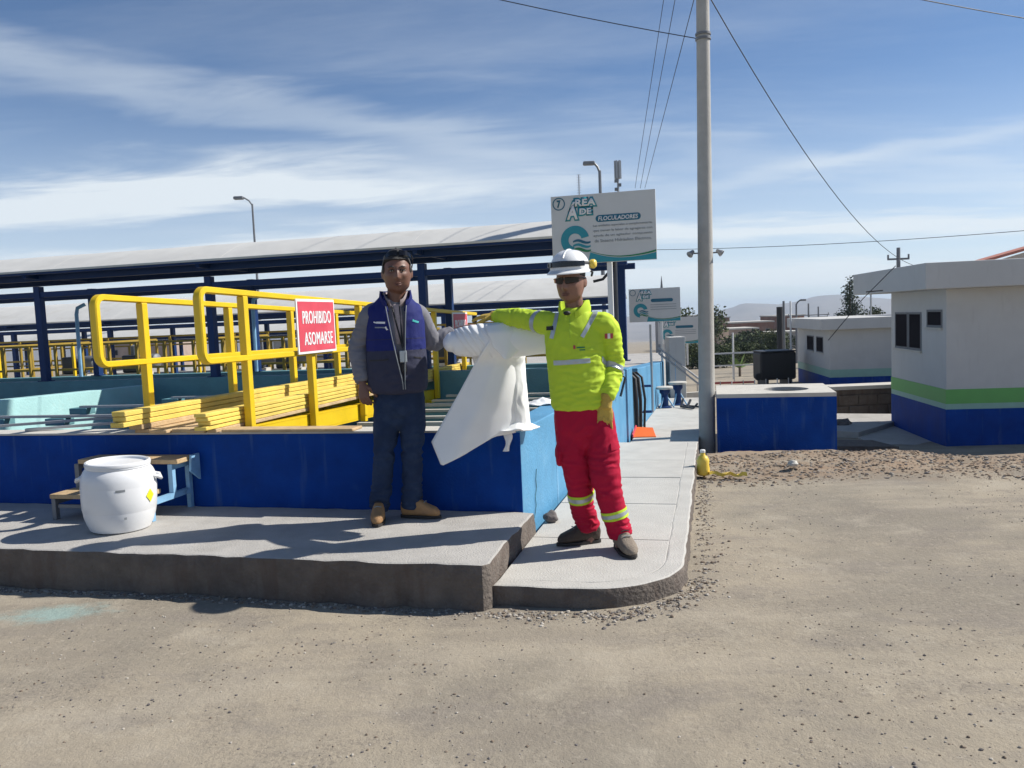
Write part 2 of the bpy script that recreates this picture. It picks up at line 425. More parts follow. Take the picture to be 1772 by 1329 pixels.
    c = mix(rng(nz(2.6, 7, .7, (2, 9, 1)), .52, .68, 0, .5), c, (.41, .363, .288))
    # faint wheel tracks crossing the yard
    trk = nz(1.1, 6, .62, (3, 8, 0), (.30, 1.0, 1))
    c = mix(rng(trk, .54, .66, 0, .5), c, (.40, .350, .275))
    c = mix(rng(nz(1.3, 7, .68, (9, 1, 0), (.45, 1.0, 1)), .53, .68, 0, .55), c, (.235, .205, .165))
    l.new(c, b.inputs['Base Color'])
    bp = n.new('ShaderNodeBump'); bp.inputs['Strength'].default_value = .55; bp.inputs['Distance'].default_value = .03
    h = mth('ADD', mth('MULTIPLY', nz(30, 8, .7), .5), mth('MULTIPLY', nz(110, 4, .7, (2, 3, 0)), .22))
    l.new(h, bp.inputs['Height']); l.new(bp.outputs[0], b.inputs['Normal'])
    return mt
M_dirt = ground_mat()
g = link_mesh('ground', me, M_dirt, origin=(0, 0, 0)); tag(g, 'dusty pale dirt yard sloping away past the sidewalk', None, None, 'structure')

# mountains: one ridge strip far off, a real surface with its own relief
def ridge(az):
    a = math.degrees(az)
    z = -8+10*noise.noise(Vector((a*.06, 2.1, 0)))+5*noise.noise(Vector((a*.21, 7.3, 0)))
    z += 24*math.exp(-((a-16.6)/1.7)**2)+33*math.exp(-((a-21.6)/2.6)**2)+20*math.exp(-((a-27)/3.0)**2)-7*math.exp(-((a-13)/2)**2)
    return z
mb = MB(); rings = []
naz = 360
for k in range(naz+1):
    az = R(-75+150*k/naz); h = ridge(az); col_ = []
    for j, (d, t) in enumerate(((1700, 0), (2000, .25), (2250, .5), (2450, .75), (2600, 1), (2900, .7), (3400, .1))):
        wob = 9*noise.noise(Vector((math.degrees(az)*.8, j*1.7, 4)))+4*noise.noise(Vector((math.degrees(az)*2.3, j*2.7, 4)))
        b0 = -58-.034*600*0 if j == 0 else -72
        z = b0+(h+72)*t+(wob if 0 < j < 6 else 0)*(0.55 if j == 4 else 1)
        col_.append(Vector((math.sin(az)*d, math.cos(az)*d, z)))
    rings.append(col_)
mb.loft(rings, cap=False, closed=False)
M_hill = mat('dry_hill', (.20, .165, .13), .95, .2, .004, c2=(.13, .115, .09), c2at=(.45, .7), c2scale=.012)
tag(mb.build('mountains', M_hill, origin=(0, 2400, -70), smooth=60), 'bare bluish mountains along the horizon', None, None, 'structure')

# haze over the whole scene
hz_m = bpy.data.materials.new('haze_air'); hz_m.use_nodes = True; hz_m.node_tree.nodes.clear()
ho = hz_m.node_tree.nodes.new('ShaderNodeOutputMaterial'); hv = hz_m.node_tree.nodes.new('ShaderNodeVolumePrincipled')
hv.inputs['Color'].default_value = (.70, .83, 1.0, 1); hv.inputs['Density'].default_value = 0.00032; hv.inputs['Anisotropy'].default_value = .2
hz_m.node_tree.links.new(hv.outputs[0], ho.inputs['Volume'])
mb = MB(); mb.box((0, 2200, -37), (9200, 4900, 160), (Vector((1, 0, 0)), Vector((0, 1, 0)), EZ))
USE_HAZE = True
if USE_HAZE: tag(mb.build('haze', hz_m, origin=(0, 2200, -25)), 'thin pale air between the yard and the mountains', None, None, 'stuff')

# ------------------------------------------------------------------ raised concrete platform in front of the tank
def rough_slab(poly, z0, z1, name, mats, parent=None, amp=.012, step=.09, top_mi=0, side_mi=1, seed=0, kind=None, chip=1.0):
    # slab with broken, uneven edges: outline resampled, edge ring dropped and jittered
    pts = []
    n = len(poly)
    for i in range(n):
        a, b = Vector(poly[i]), Vector(poly[(i+1) % n]); k = max(1, int((b-a).length/step))
        for j in range(k): pts.append(a+(b-a)*(j/k))
    k = len(pts); cx = sum((p for p in pts), Vector((0, 0)))/k
    def off(p, d, sd, a_=1):
        i = pts.index(p); t = (pts[(i+1) % k]-pts[i-1]).normalized(); nn = Vector((t.y, -t.x))
        q = p+nn*(d+a_*amp*chip*noise.noise(Vector((p.x*7, p.y*7, sd))))
        return q
    rings = []
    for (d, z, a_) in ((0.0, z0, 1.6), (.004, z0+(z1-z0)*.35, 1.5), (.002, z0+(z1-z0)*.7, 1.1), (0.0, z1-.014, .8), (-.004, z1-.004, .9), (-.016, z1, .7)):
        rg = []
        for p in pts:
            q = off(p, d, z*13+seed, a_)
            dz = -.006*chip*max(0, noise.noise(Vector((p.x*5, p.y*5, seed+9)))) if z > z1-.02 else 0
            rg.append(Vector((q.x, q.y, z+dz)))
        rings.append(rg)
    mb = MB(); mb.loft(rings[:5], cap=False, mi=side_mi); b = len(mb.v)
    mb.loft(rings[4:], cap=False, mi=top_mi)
    mb.add(rings[-1], [tuple(range(k))], top_mi)
    o = mb.build(name, mats, parent, smooth=50)
    return o
def P2(s, v): p = S(s, v); return (p.x, p.y)
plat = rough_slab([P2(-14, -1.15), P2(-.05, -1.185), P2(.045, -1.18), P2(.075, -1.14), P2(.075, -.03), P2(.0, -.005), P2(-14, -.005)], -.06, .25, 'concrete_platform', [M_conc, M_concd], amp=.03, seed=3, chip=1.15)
tag(plat, 'raised concrete platform with a broken front edge along the blue wall', None, None, 'structure')

# sidewalk of cast slabs with a rounded corner
walk = empty('sidewalk', S(.6, 0, .1), 'pale concrete sidewalk with a rounded corner beside the light blue wall', None, None, 'structure')
M_side = mat('sidewalk_concrete', (.47, .455, .42), .85, .08, 4, .3, 90, c2=(.38, .365, .335), c2at=(.5, .78), c2scale=1.8)
vj = [-.12, .86, 1.52, 1.86, 2.70, 3.80]
ws = lambda v: .085+.012*max(0, v)
def cpoly(r0, r1):   # quarter ring of the rounded corner between two radii
    cx, cv = .54, -.55
    return cx, cv
JW = .008
for i in range(len(vj)-1):
    a, b = vj[i]+JW/2, vj[i+1]-JW/2
    mb = MB(); mb.prism([P2(ws(a), a), P2(.972, a), P2(.972, b), P2(ws(b), b)], -.05, .11+.002*math.sin(i*2.3))
    mb.build('slab', M_side, walk, bevel=.004)
cx, cv = .54, -.55
arc = lambda r, a0, a1, k: [P2(cx+r*math.cos(R(a)), cv+r*math.sin(R(a))) for a in [a0+(a1-a0)*j/k for j in range(k+1)]]
mb = MB(); mb.prism([P2(.085, -.985), P2(cx, cv-.43)]+arc(.43, -88, 0, 12)+[P2(.97, -.124), P2(.085, -.124)], -.05, .11)
mb.build('slab', M_side, walk, bevel=.004)
# kerb strip round the edge, rough outside
kp = [P2(.08, -1.09), P2(cx, cv-.545)]+arc(.545, -88, 0, 14)+[P2(1.085, 3.8), P2(.964, 3.8)]+[P2(.964, -.12)]+arc(.424, 0, -90, 12)+[P2(.08, -.975)]
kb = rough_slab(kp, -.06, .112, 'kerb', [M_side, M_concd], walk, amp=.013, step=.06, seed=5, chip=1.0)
# lower sidewalk beyond the step, sloping down
def lz(v): return -.07-.032*(v-3.8)
vj2 = [3.82, 4.75, 5.7, 6.7, 7.8, 9.0, 10.3, 11.6, 13.0]
for i in range(len(vj2)-1):
    a, b = vj2[i]+.004, vj2[i+1]-.004
    mb = MB(); p = []
    for z in (-.35, 0):
        for (s_, v_) in ((.2, a), (1.06, a), (1.06, b), (.2, b)): p.append(S(s_, v_, lz(v_)+z))
    mb.hexa(p); mb.build('slab', M_side, walk, bevel=.004)
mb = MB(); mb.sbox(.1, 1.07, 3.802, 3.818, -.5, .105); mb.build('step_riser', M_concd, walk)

# ------------------------------------------------------------------ flocculation tank
tank = empty('flocculation_tank', S(-3, 2, 0), 'concrete tank painted dark blue in front and light blue along the sidewalk', 'tank')
ZT = .80
mb = MB(); mb.sbox(-14, -.002, 0, .22, -.3, ZT-.012); mb.build('front_wall', M_navy, tank, bevel=.006)['label'] = 'dark blue front wall'
mb = MB(); mb.sbox(-14, -.03, -.004, .226, ZT-.012, ZT+.004); mb.build('wall_cap', M_cap, tank, bevel=.004)
# light blue side wall, face drifting slightly outward
def skew(s0a, s0b, v0, v1, th, z0a, z0b, z1a, z1b):
    return [S(s0a-th, v0, z0a), S(s0a, v0, z0a), S(s0b, v1, z0b), S(s0b-th, v1, z0b), S(s0a-th, v0, z1a), S(s0a, v0, z1a), S(s0b, v1, z1b), S(s0b-th, v1, z1b)]
mb = MB(); mb.hexa(skew(.0, .045, .002, 1.0, .22, -.4, -.4, ZT, ZT)); mb.build('side_wall', M_celeste, tank, bevel=.008)
mb = MB(); mb.hexa(skew(.046, .135, 1.0, 3.83, .22, -.4, -.5, ZT-.001, ZT+.01)); mb.build('side_wall', M_celeste, tank, bevel=.006)
mb = MB(); mb.hexa(skew(.14, .165, 3.84, 6.15, .24, -.6, -.6, ZT+.045, ZT+.0)); mb.build('side_wall', M_celeste, tank, bevel=.01)
mb = MB(); mb.sbox(-.15, .02, 6.16, 6.72, -.6, .55); mb.build('recess_wall', M_cap, tank)
mb = MB(); mb.hexa(skew(.19, .2, 6.73, 11.9, .26, -.8, -.9, .74, .50)); mb.build('side_wall', M_celeste, tank, bevel=.01)
mb = MB(); mb.hexa(skew(.17, .17, 12.7, 13.7, .3, -.9, -.9, .45, .42)); mb.build('side_wall', M_celeste, tank, bevel=.01)
# inner walls
mb = MB(); mb.sbox(-14, -.11, 4.8, 5.02, -.3, .895); mb.build('divider_wall', M_dteal, tank, bevel=.005)
mb = MB(); mb.sbox(-14, -.11, 5.95, 6.15, -.3, .89); mb.build('divider_wall', M_dteal, tank, bevel=.005)
mb = MB(); mb.hexa(skew(-6.55, -6.55, .24, 4.79, .2, -.3, -.3, .905, .815)); mb.build('inner_wall', M_teal, tank, bevel=.005)
# baffle panels inside the right bay, thin boards, sunlight on their tops put in as pale strips
for k in range(8):
    v = .62+.52*k
    mb = MB(); mb.sbox(-1.95, -.22, v, v+.045, -.2, .60+.006*(k % 3)); mb.build('baffle', M_dteal, tank)
    mb = MB(); mb.sbox(-1.95, -.22, v-.006, v+.051, .611, .632+.006*(k % 3)); mb.build('lit_baffle_top', M_cap, tank)
for k, (s_, v_) in enumerate(((-4.9, .62), (-4.25, .6), (-4.75, 1.42), (-4.3, 2.2))):
    mb = MB(); mb.sbox(s_-.10, s_+.10, v_-.05, v_+.07, .79, .852); mb.build('bracket', M_dteal, tank, bevel=.006)
for a, b in (((-4.95, .12, .82), (-3.0, .95, .862)), ((-4.9, .62, .865), (-3.1, .60, .868)), ((-4.1, .10, .82), (-3.0, .70, .835)), ((-4.75, 1.42, .862), (-3.0, 1.35, .87)), ((-4.3, 2.2, .862), (-3.0, 2.15, .87))):
    mb = MB(); mb.bar(S(*a), S(*b), .05, .02); mb.build('batten', M_galv, tank)
for a, b in (((-1.9, .33, .71), (-.5, .4, .70)), ((-1.5, .28, .69), (-.9, .55, .73))):
    mb = MB(); mb.bar(S(*a), S(*b), .05, .02); mb.build('batten', M_cap, tank)
M_water = mat('murky_water', (.05, .085, .075), .08, .1, 2, .05, 3)
mb = MB(); mb.add([S(-13.9, .23, .30), S(-.1, .23, .30), S(-.1, 4.79, .30), S(-13.9, 4.79, .30)], [(0, 1, 2, 3)])
tag(mb.build('water', M_water), 'murky still water inside the tank', None, None, 'structure')
# floor of the plant behind the divider
mb = MB(); mb.sbox(-18, -.2, 6.2, 11.9, -.4, .42); tag(mb.build('tank_deck', M_conc), 'concrete deck behind the tank divider', None, None, 'structure')
mb = MB(); mb.sbox(-22, -.3, 11.95, 24, -1.6, .1); tag(mb.build('back_deck', M_conc), 'lower concrete deck under the far roof', None, None, 'structure')

# ------------------------------------------------------------------ canopies
def canopy(name_label, s0, s1, v0, v1, eave, rise, posts, zbase, beam_z, group, zb2=None):
    t = empty('canopy', S((s0+s1)/2, (v0+v1)/2, zbase), name_label, 'canopy', group)
    vm, hw = (v0+v1)/2, (v1-v0)/2; K = 14
    def prof(off):
        return [(vm+hw*(2*k/K-1)*(1+off*.2), eave+off+rise*(1-abs(2*k/K-1)**1.55)) for k in range(K+1)]
    L = s1-s0; npan = 10
    for i in range(npan):   # sheets side by side, each slightly proud of its neighbour
        a, b = s0+L*i/npan, s0+L*(i+1)/npan-.001
        o_ = .0012*(i % 2)
        pi, po = prof(o_), prof(.028+o_)
        ring = [[S(x, v, z) for (v, z) in po]+[S(x, v, z) for (v, z) in reversed(pi)] for x in (a, b)]
        mb = MB(); mb.loft(ring); mb.build('roof_sheet', M_roof, t, smooth=40)
    for v in (v0+.02, v1-.06):
        mb = MB(); mb.sbox(s0+.05, s1-.05, v, v+.05, eave-.03, eave+.04); mb.build('eave_channel', M_bsteel, t)
    for k, (v, z) in enumerate(((v0+.34, eave-.03), (v1-.34, eave-.03))):
        mb = MB(); mb.sbox(s0+.06, s1-.06, v-.045, v+.045, z-.075, z+.07); mb.build('main_beam', M_bsteel, t)
    for v in (v0+.30, v1-.30):
        mb = MB(); mb.sbox(s0+.06, s1-.06, v-.035, v+.035, beam_z-.04, beam_z+.04); mb.build('tie_beam', M_bsteel, t)
    for s_ in posts:
        for v in (v0+.30, v1-.30):
            mb = MB(); mb.sbox(s_-.05, s_+.05, v-.05, v+.05, zbase, eave-.19)
            mb.sbox(s_-.09, s_+.09, v-.075, v+.075, zbase, zbase+.012)
            mb.build('post', M_bsteel, t)
        arch = [S(s_, vm+(hw-.05)*(k/5-1), eave-.045+rise*(1-abs(k/5-1)**1.55)) for k in range(11)]
        mb = MB(); mb.tube(arch, .035, 6); mb.build('roof_arch', M_bsteel, t, smooth=40)
        mb = MB(); mb.bar(S(s_+.0, v0+.06, eave-.04), S(s_, v1-.06, eave-.04), .05, .07); mb.build('cross_beam', M_bsteel, t)
    return t
canopy('long white arched roof on blue steel posts, nearest behind the yellow walkway', -13.5, .32, 4.62, 6.3, 2.50, .28, (-11.4, -8.5, -5.6, -2.42, .07), .897, 2.19, 'arched canopies over the tanks')
canopy('farther and lower white arched roof behind the nearest one', -21, -.72, 11.6, 14.6, 1.90, .50, (-19, -16.1, -13.2, -10.3, -7.4, -4.5, -1.6), .105, 1.70, 'arched canopies over the tanks')
canopy('lowest and farthest white arched roof, seen at the left edge', -27, -9, 19.0, 21.5, 1.42, .40, (-25, -21.5, -18, -14.5, -11), .105, 1.25, 'arched canopies over the tanks')
# pale conduits clipped to the posts
for (s_, v_, lab) in ((-8.62, 5.75, 'light blue conduit beside the leftmost pair of posts'), (-5.52, 5.85, 'light blue conduit behind the first post of the yellow rail')):
    mb = MB(); mb.tube([S(s_, v_, .90), S(s_+.01, v_, 1.9), S(s_+.02, v_+.02, 2.0), S(s_+.10, v_+.1, 2.06)], .03, 8)
    tag(mb.build('conduit', M_bpale, smooth=40), lab, 'conduit')

# ------------------------------------------------------------------ yellow railings on the near walkway
def rail_frame(s_, v0, v1, zt, zm, zp, posts, slope, label, group, w=.047, cap=True):
    t = empty('yellow_railing', S(s_, v0, zp), label, 'railing', group)
    zz = lambda v, z, k=1: z-slope*k*(v-v0)
    rr = .07; lo = S(s_, v0, 0)
    arcs = []
    for k in range(7):   # rounded top corner
        a = R(90+90*k/6); arcs.append((v0+rr+rr*math.cos(a), zt-rr+rr*math.sin(a)))
    for k in range(7):
        a = R(180+90*k/6); arcs.append((v0+rr+rr*math.cos(a), zm+rr+rr*math.sin(a)))
    path = [S(s_, v1, zz(v1, zt))]+[S(s_, v, z) for v, z in arcs]+[S(s_, v1, zz(v1, zm, .3))]
    # rectangular section swept along the path
    rings = []
    for i, p in enumerate(path):
        d = (path[min(i+1, len(path)-1)]-path[max(i-1, 0)]).normalized(); y = E1; x = d.cross(y).normalized()
        hx, hy = w*.5, w*.68
        c = .3
        ring = []
        for (a, b) in ((-1, -1+c), (-1+c, -1), (1-c, -1), (1, -1+c), (1, 1-c), (1-c, 1), (-1+c, 1), (-1, 1-c)):
            ring.append(p+x*(a*hx)+y*(b*hy))
        rings.append(ring)
    mb = MB(); mb.loft(rings); mb.build('rail', M_yel, t, smooth=35)
    for v in posts:
        mb = MB(); zb = zp-.045*(v-v0)*0
        mb.sbox(s_-.030, s_+.030, v-.032, v+.032, zb-slope*(v-v0), zz(v, zt)-w*.45)
        mb.build('post', M_yel, t, bevel=.006)
    return t
rail_frame(-2.22, -.22, 6.6, 1.84, 1.335, .70, (.33, 1.36, 2.42, 3.5, 4.72, 5.95), .03, 'near yellow walkway railing carrying the red warning sign', 'yellow railings of the near walkway')
rail_frame(-3.06, -.24, 6.6, 1.825, 1.335, .86, (.26, 1.42, 2.55, 3.6, 4.75, 5.9), .03, 'yellow walkway railing on the left, behind the sign railing', 'yellow railings of the near walkway')

# walkway between them: painted boards lying lengthwise on yellow channels
walkw = empty('plank_walkway', S(-2.6, .2, .6), 'walkway of stacked yellow boards on yellow steel channels behind the blue wall', 'walkway')
def plank(s0, s1, v0, v1, z0, z1, m_, rise=-.006):
    mb = MB(); p = []
    for z in (z0, z1):
        for (s_, v_) in ((s0, v0), (s1, v0), (s1, v1), (s0, v1)): p.append(S(s_, v_, z+rise*(v_-v0)))
    mb.hexa(p); return mb.build('plank', m_, walkw, bevel=.004, seg=1)
for j in range(3):   # left edge, three boards high
    z = .874+j*.040
    plank(-3.015+.004*j, -2.90+.004*j, -.235+.012*((j*2) % 3), 6.4, z, z+.036, M_yelw)
plank(-3.01, -2.895, -.05, 6.3, .834, .872, M_wood)
for j in range(4):   # bare boards of the deck between them
    plank(-2.985+.16*j, -2.833+.16*j, -.02-.05*(j % 2), 6.3, .806, .832, M_wood)
for j in range(4):   # right edge, four boards high
    z = .836+j*.032
    plank(-2.372+.004*(j % 2), -2.272+.003*((j*3) % 4), -.16+.02*((j*2) % 3), 6.4, z, z+.028, M_yelw)
plank(-2.345, -2.268, -.05, 6.3, .806, .834, M_wood)
plank(-2.24, -1.2, -.03, .14, .806, .826, M_wood)   # loose board on the wall
for s_ in (-2.98, -2.26):
    mb = MB()
    for z0, z1, w_ in ((.64, .66, .07), (.78, .80, .07), (.655, .785, .014)):
        p = []
        for z in (z0, z1):
            for (a, v_) in ((-w_, .24), (0, .24), (0, 6.5), (-w_, 6.5)): p.append(S(s_+a, v_, z-.03*(v_-.24)))
        mb.hexa(p)
    mb.build('channel', M_yel, walkw)
for v_ in (1.0, 2.0, 3.0, 4.0, 5.0):
    mb = MB(); mb.sbox(-2.97, -2.27, v_, v_+.06, .66-.03*v_, .74-.03*v_); mb.build('cross_bar', M_yel, walkw)
    mb = MB(); mb.sbox(-2.255, -2.20, v_+.4, v_+.46, .62-.03*v_, .68-.03*v_); mb.build('clip', M_yel, walkw)

# far rails behind the divider
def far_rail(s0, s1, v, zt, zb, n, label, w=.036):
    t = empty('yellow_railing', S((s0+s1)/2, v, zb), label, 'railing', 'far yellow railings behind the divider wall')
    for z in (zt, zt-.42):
        mb = MB(); mb.sbox(s0, s1, v-w*.4, v+w*.4, z-w*.5, z+w*.5); mb.build('rail', M_yshade, t)
    mb = MB(); mb.sbox(s0, s1, v-.008, v+.008, zb, zb+.12); mb.build('toe_board', M_yshade, t)
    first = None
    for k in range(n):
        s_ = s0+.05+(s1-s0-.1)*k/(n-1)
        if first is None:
            mb = MB(); mb.sbox(s_-w*.6, s_+w*.6, v-.03-w*.6, v-.03+w*.6, zb, zt); first = mb.build('post', M_yshade, t); base = s_
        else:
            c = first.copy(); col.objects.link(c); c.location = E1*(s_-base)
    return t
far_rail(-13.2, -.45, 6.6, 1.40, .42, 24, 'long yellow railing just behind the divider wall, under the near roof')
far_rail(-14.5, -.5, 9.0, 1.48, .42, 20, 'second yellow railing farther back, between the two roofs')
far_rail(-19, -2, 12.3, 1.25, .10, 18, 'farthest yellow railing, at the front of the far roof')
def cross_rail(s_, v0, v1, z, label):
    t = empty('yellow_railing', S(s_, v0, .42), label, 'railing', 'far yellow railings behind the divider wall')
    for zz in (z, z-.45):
        mb = MB(); mb.bar(S(s_, v0, zz), S(s_, v1, zz), .036); mb.build('rail', M_yshade, t)
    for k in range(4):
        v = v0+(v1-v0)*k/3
        mb = MB(); mb.sbox(s_-.02, s_+.02, v-.02, v+.02, .42, z); mb.build('post', M_yel if k == 0 else M_yshade, t)  # nearest post keeps the lit yellow, the others the shade-darkened one
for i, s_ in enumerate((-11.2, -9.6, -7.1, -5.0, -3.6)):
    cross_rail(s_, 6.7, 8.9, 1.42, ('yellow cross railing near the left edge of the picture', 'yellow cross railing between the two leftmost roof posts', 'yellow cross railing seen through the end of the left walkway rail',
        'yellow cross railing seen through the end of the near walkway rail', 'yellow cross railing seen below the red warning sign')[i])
# drive units of the flocculators
def motor(s_, v_, z, label, sc_=1.0):
    t = empty('gear_motor', S(s_, v_, z), label, 'motor', 'gear motors behind the divider wall')
    mb = MB(); mb.box(S(s_, v_, z+.16*sc_), (.34*sc_, .3*sc_, .32*sc_)); mb.build('gearbox', M_dark, t, bevel=.03*sc_)
    mb = MB(); ax = (E2, EZ, E1); mb.lathe(S(s_+.17*sc_, v_, z+.2*sc_), [(.05, 0), (.12, .01), (.13, .03), (.13, .3), (.10, .33), (.03, .34)], 14, ax=(Vector(E2), EZ, Vector(E1)))
    mb.lathe(S(s_, v_, z+.32*sc_), [(.06, 0), (.06, .16*sc_), (.02, .18*sc_)], 10)
    mb.build('motor_body', M_steelgrey, t, smooth=40)
    mb = MB(); mb.sbox(s_-.22*sc_, s_+.22*sc_, v_-.2*sc_, v_+.2*sc_, .42, z); mb.build('pedestal', M_cap, t)
for i, (s_, v_) in enumerate(((-10.4, 7.6), (-9.0, 7.5), (-6.7, 7.7), (-5.9, 7.5), (-4.3, 7.6), (-3.1, 7.8))):
    motor(s_, v_, .85, ('dark gear motor nearest the left edge, behind the far railing', 'dark gear motor between the two leftmost roof posts', 'dark gear motor seen through the end of the left walkway rail',
        'dark gear motor seen left of the near walkway rail end', 'dark gear motor seen between near rail and red sign', 'dark gear motor seen left of the man in the vest')[i])
# ------------------------------------------------------------------ pump house on the right
XV, YV = Vector((1, 0, 0)), Vector((0, 1, 0))
B8 = R(8); F1 = Vector((math.cos(B8), -math.sin(B8), 0)); F2 = Vector((math.sin(B8), math.cos(B8), 0))
def BP(B, a, d, z): p = Vector((B[0], B[1], 0))+F1*a+F2*d; p.z = z; return p
def bbox(mb, B, a0, a1, d0, d1, z0, z1, mi=0):
    return mb.hexa([BP(B, a0, d0, z0), BP(B, a1, d0, z0), BP(B, a1, d1, z0), BP(B, a0, d1, z0), BP(B, a0, d0, z1), BP(B, a1, d0, z1), BP(B, a1, d1, z1), BP(B, a0, d1, z1)], mi)
def stripes(B, t, L, D, zs, mats_, names, front0=0):
    for (z0, z1), m_, nm, pr in zip(zs, mats_, names, (.006, .004, .010)):
        mb = MB(); bbox(mb, B, -pr, L, -pr, D, z0, z1); mb.build(nm, m_, t)
def window(B, t, d0, d1, z0, z1, depth=.12, side='left'):
    # frame and pane set into the left face (a = 0): the opening is built as a dark recess box proud-edged
    mb = MB()
    for (a_, b_, c_, e_) in ((d0, d1, z0, z0+.035), (d0, d1, z1-.035, z1), (d0, d0+.035, z0+.035, z1-.035), (d1-.035, d1, z0+.035, z1-.035)):
        bbox(mb, B, -.012, .05, a_, b_, c_, e_)
    f = mb.build('window', M_frame, t)
    mb = MB(); bbox(mb, B, -.004, .02, d0+.036, d1-.036, z0+.036, z1-.036); mb.build('pane', M_glass, f)
    mb = MB(); bbox(mb, B, -.035, .05, d0-.02, d1+.02, z0-.04, z0-.002); mb.build('sill', M_cap, f)
Bq = (6.9, 12.8)
bld = empty('pump_house', BP(Bq, 3, 3, -.9), 'white flat roofed building with green stripe and dark blue base', 'building')
mb = MB(); bbox(mb, Bq, 0, 7, 0, 2.66, -1.1, 1.72); mb.build('wall', M_wall, bld)
mb = MB(); bbox(mb, Bq, 3.2, 7, 2.66, 6.5, -1.1, 1.72); mb.build('porch_back_wall', M_wall, bld)
stripes(Bq, bld, 7, 2.66, ((-1.1, -.19), (-.19, -.10), (-.10, .13)), (M_navy, M_pgreen, M_green), ('blue_base', 'pale_stripe', 'green_stripe'))
mb = MB(); bbox(mb, Bq, -.45, 7.4, -.40, 3.55, 1.722, 2.13); mb.build('roof_slab', M_wall, bld, bevel=.015)['label'] = 'deep overhanging white parapet'
mb = MB(); mb.tube([(14.27, 32, -1.6), (14.27, 32, 2.1)], .035, 8); tag(mb.build('post', M_galv, smooth=40), 'thin grey post seen under the overhanging white roof', 'post')
window(Bq, bld, 1.74, 2.42, .70, 1.36); window(Bq, bld, 1.08, 1.70, .70, 1.36); window(Bq, bld, .16, .82, 1.11, 1.40)
mb = MB(); bbox(mb, Bq, -1.0, .0, -.55, 3.4, -1.0, -.80); mb.build('apron', M_conc, bld)
# second building behind
B2 = (10.66, 27.0)
b2 = empty('pump_house', BP(B2, 2, 2, -1.3), 'second white building behind with pale green stripe and blue base', 'building')
mb = MB(); bbox(mb, B2, 0, 6, 0, 5, -1.8, .72); mb.build('wall', M_wall, b2)
stripes(B2, b2, 6, 5, ((-1.8, -.88), (-.63, -.625), (-.88, -.62)), (M_navy, M_pgreen, M_pgreen), ('blue_base', 'stripe_edge', 'pale_green_stripe'))
mb = MB(); bbox(mb, B2, -.35, 6.3, -.3, 5.3, .722, 1.09); mb.build('roof_slab', M_wall, b2, bevel=.015)
window(B2, b2, .9, 1.9, -.10, .46); window(B2, b2, 2.3, 3.4, -.10, .46)
# gabled roof showing over the pump house
g3 = empty('gabled_house', (16.5, 26, -1), 'house with a red edged gable roof rising above the white building', 'building')
mb = MB(); mb.prism([(14.9, 25.0), (21, 25.0), (21, 31), (14.9, 31)], -1.5, 2.66); mb.build('wall', M_wall, g3)
mb = MB(); mb.hexa([(14.2, 24.6, 2.58), (21.5, 24.6, 4.35), (21.5, 25.3, 4.35), (14.2, 25.3, 2.58), (14.2, 24.6, 2.66), (21.5, 24.6, 4.43), (21.5, 25.3, 4.43), (14.2, 25.3, 2.66)])
M_rtile = mat('red_roof_edge', (.45, .17, .12), .8, .15, 4)
mb.build('roof', M_rtile, g3)
mb = MB(); mb.add([(14.9, 24.99, 2.66), (21, 24.99, 2.66), (21, 24.99, 4.2)], [(0, 1, 2)]); mb.build('gable', M_wall, g3)

# low block wall and slabs between box and pump house
rub = empty('block_wall', (7.6, 17.4, -.8), 'low weathered grey block wall between blue box and white building', 'wall')
for r_ in range(3):
    for k in range(4):
        x0 = 7.02+.42*k-(.2 if r_ % 2 else 0)
        mb = MB(); mb.box((x0+.2, 17.4+.01*((k+r_) % 2), -.98+.235*r_+.0), (.40, .25, .222), (XV, YV, EZ)); mb.build('block', M_concd, rub, bevel=.01, seg=1)
mb = MB(); mb.box((7.8, 17.42, -.72), (1.7, .22, .86), (XV, YV, EZ)); mb.build('mortar_backing', M_concd, rub)
mb = MB(); mb.prism([(6.8, 17.2), (8.8, 17.2), (8.85, 17.75), (6.85, 17.75)], -.275, -.20); mb.build('top_slab', M_cap, rub)
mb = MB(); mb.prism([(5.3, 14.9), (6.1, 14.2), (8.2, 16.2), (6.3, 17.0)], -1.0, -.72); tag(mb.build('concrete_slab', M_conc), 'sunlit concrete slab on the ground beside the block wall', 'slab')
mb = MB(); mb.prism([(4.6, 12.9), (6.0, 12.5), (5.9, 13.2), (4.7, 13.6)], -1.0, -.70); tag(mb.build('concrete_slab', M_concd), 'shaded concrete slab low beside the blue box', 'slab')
rbl = empty('rubble_heap', (5.6, 15.3, -.85), 'small heap of broken concrete in the shade behind the blue box', 'rubble')
for k in range(5):
    mb = MB(); mb.blob((5.35+.22*k, 15.2+.3*(k % 2), -.70), (.14+.03*(k % 3), .12, .10), 2, k+3, .5)
    mb.build('broken_block', M_rock, rbl)

# blue valve box with a round opening in its top
bx = empty('valve_box', S(2.1, 6.1, -.4), 'low dark blue concrete box with a pale top and round opening', 'box')
s0, s1, v0, v1, zt = 1.30, 2.76, 5.55, 6.85, .455
mb = MB()
for a in ((s0, s1, v0, v0+.12), (s0, s1, v1-.12, v1), (s0, s0+.12, v0+.12, v1-.12), (s1-.12, s1, v0+.12, v1-.12)): mb.sbox(*a, -.9, zt-.05)
mb.build('wall', M_navy, bx)
cs, cv2, rr_ = 2.20, 6.12, .29
K = 32; outer = []; inner = []
for k in range(K):
    a = 2*math.pi*k/K; dx, dy = math.cos(a), math.sin(a)
    tt = min(((s1-cs) if dx > 0 else (cs-s0))/max(abs(dx), 1e-6), ((v1-cv2) if dy > 0 else (cv2-v0))/max(abs(dy), 1e-6))
    outer.append((cs+dx*tt, cv2+dy*tt)); inner.append((cs+dx*rr_, cv2+dy*rr_))
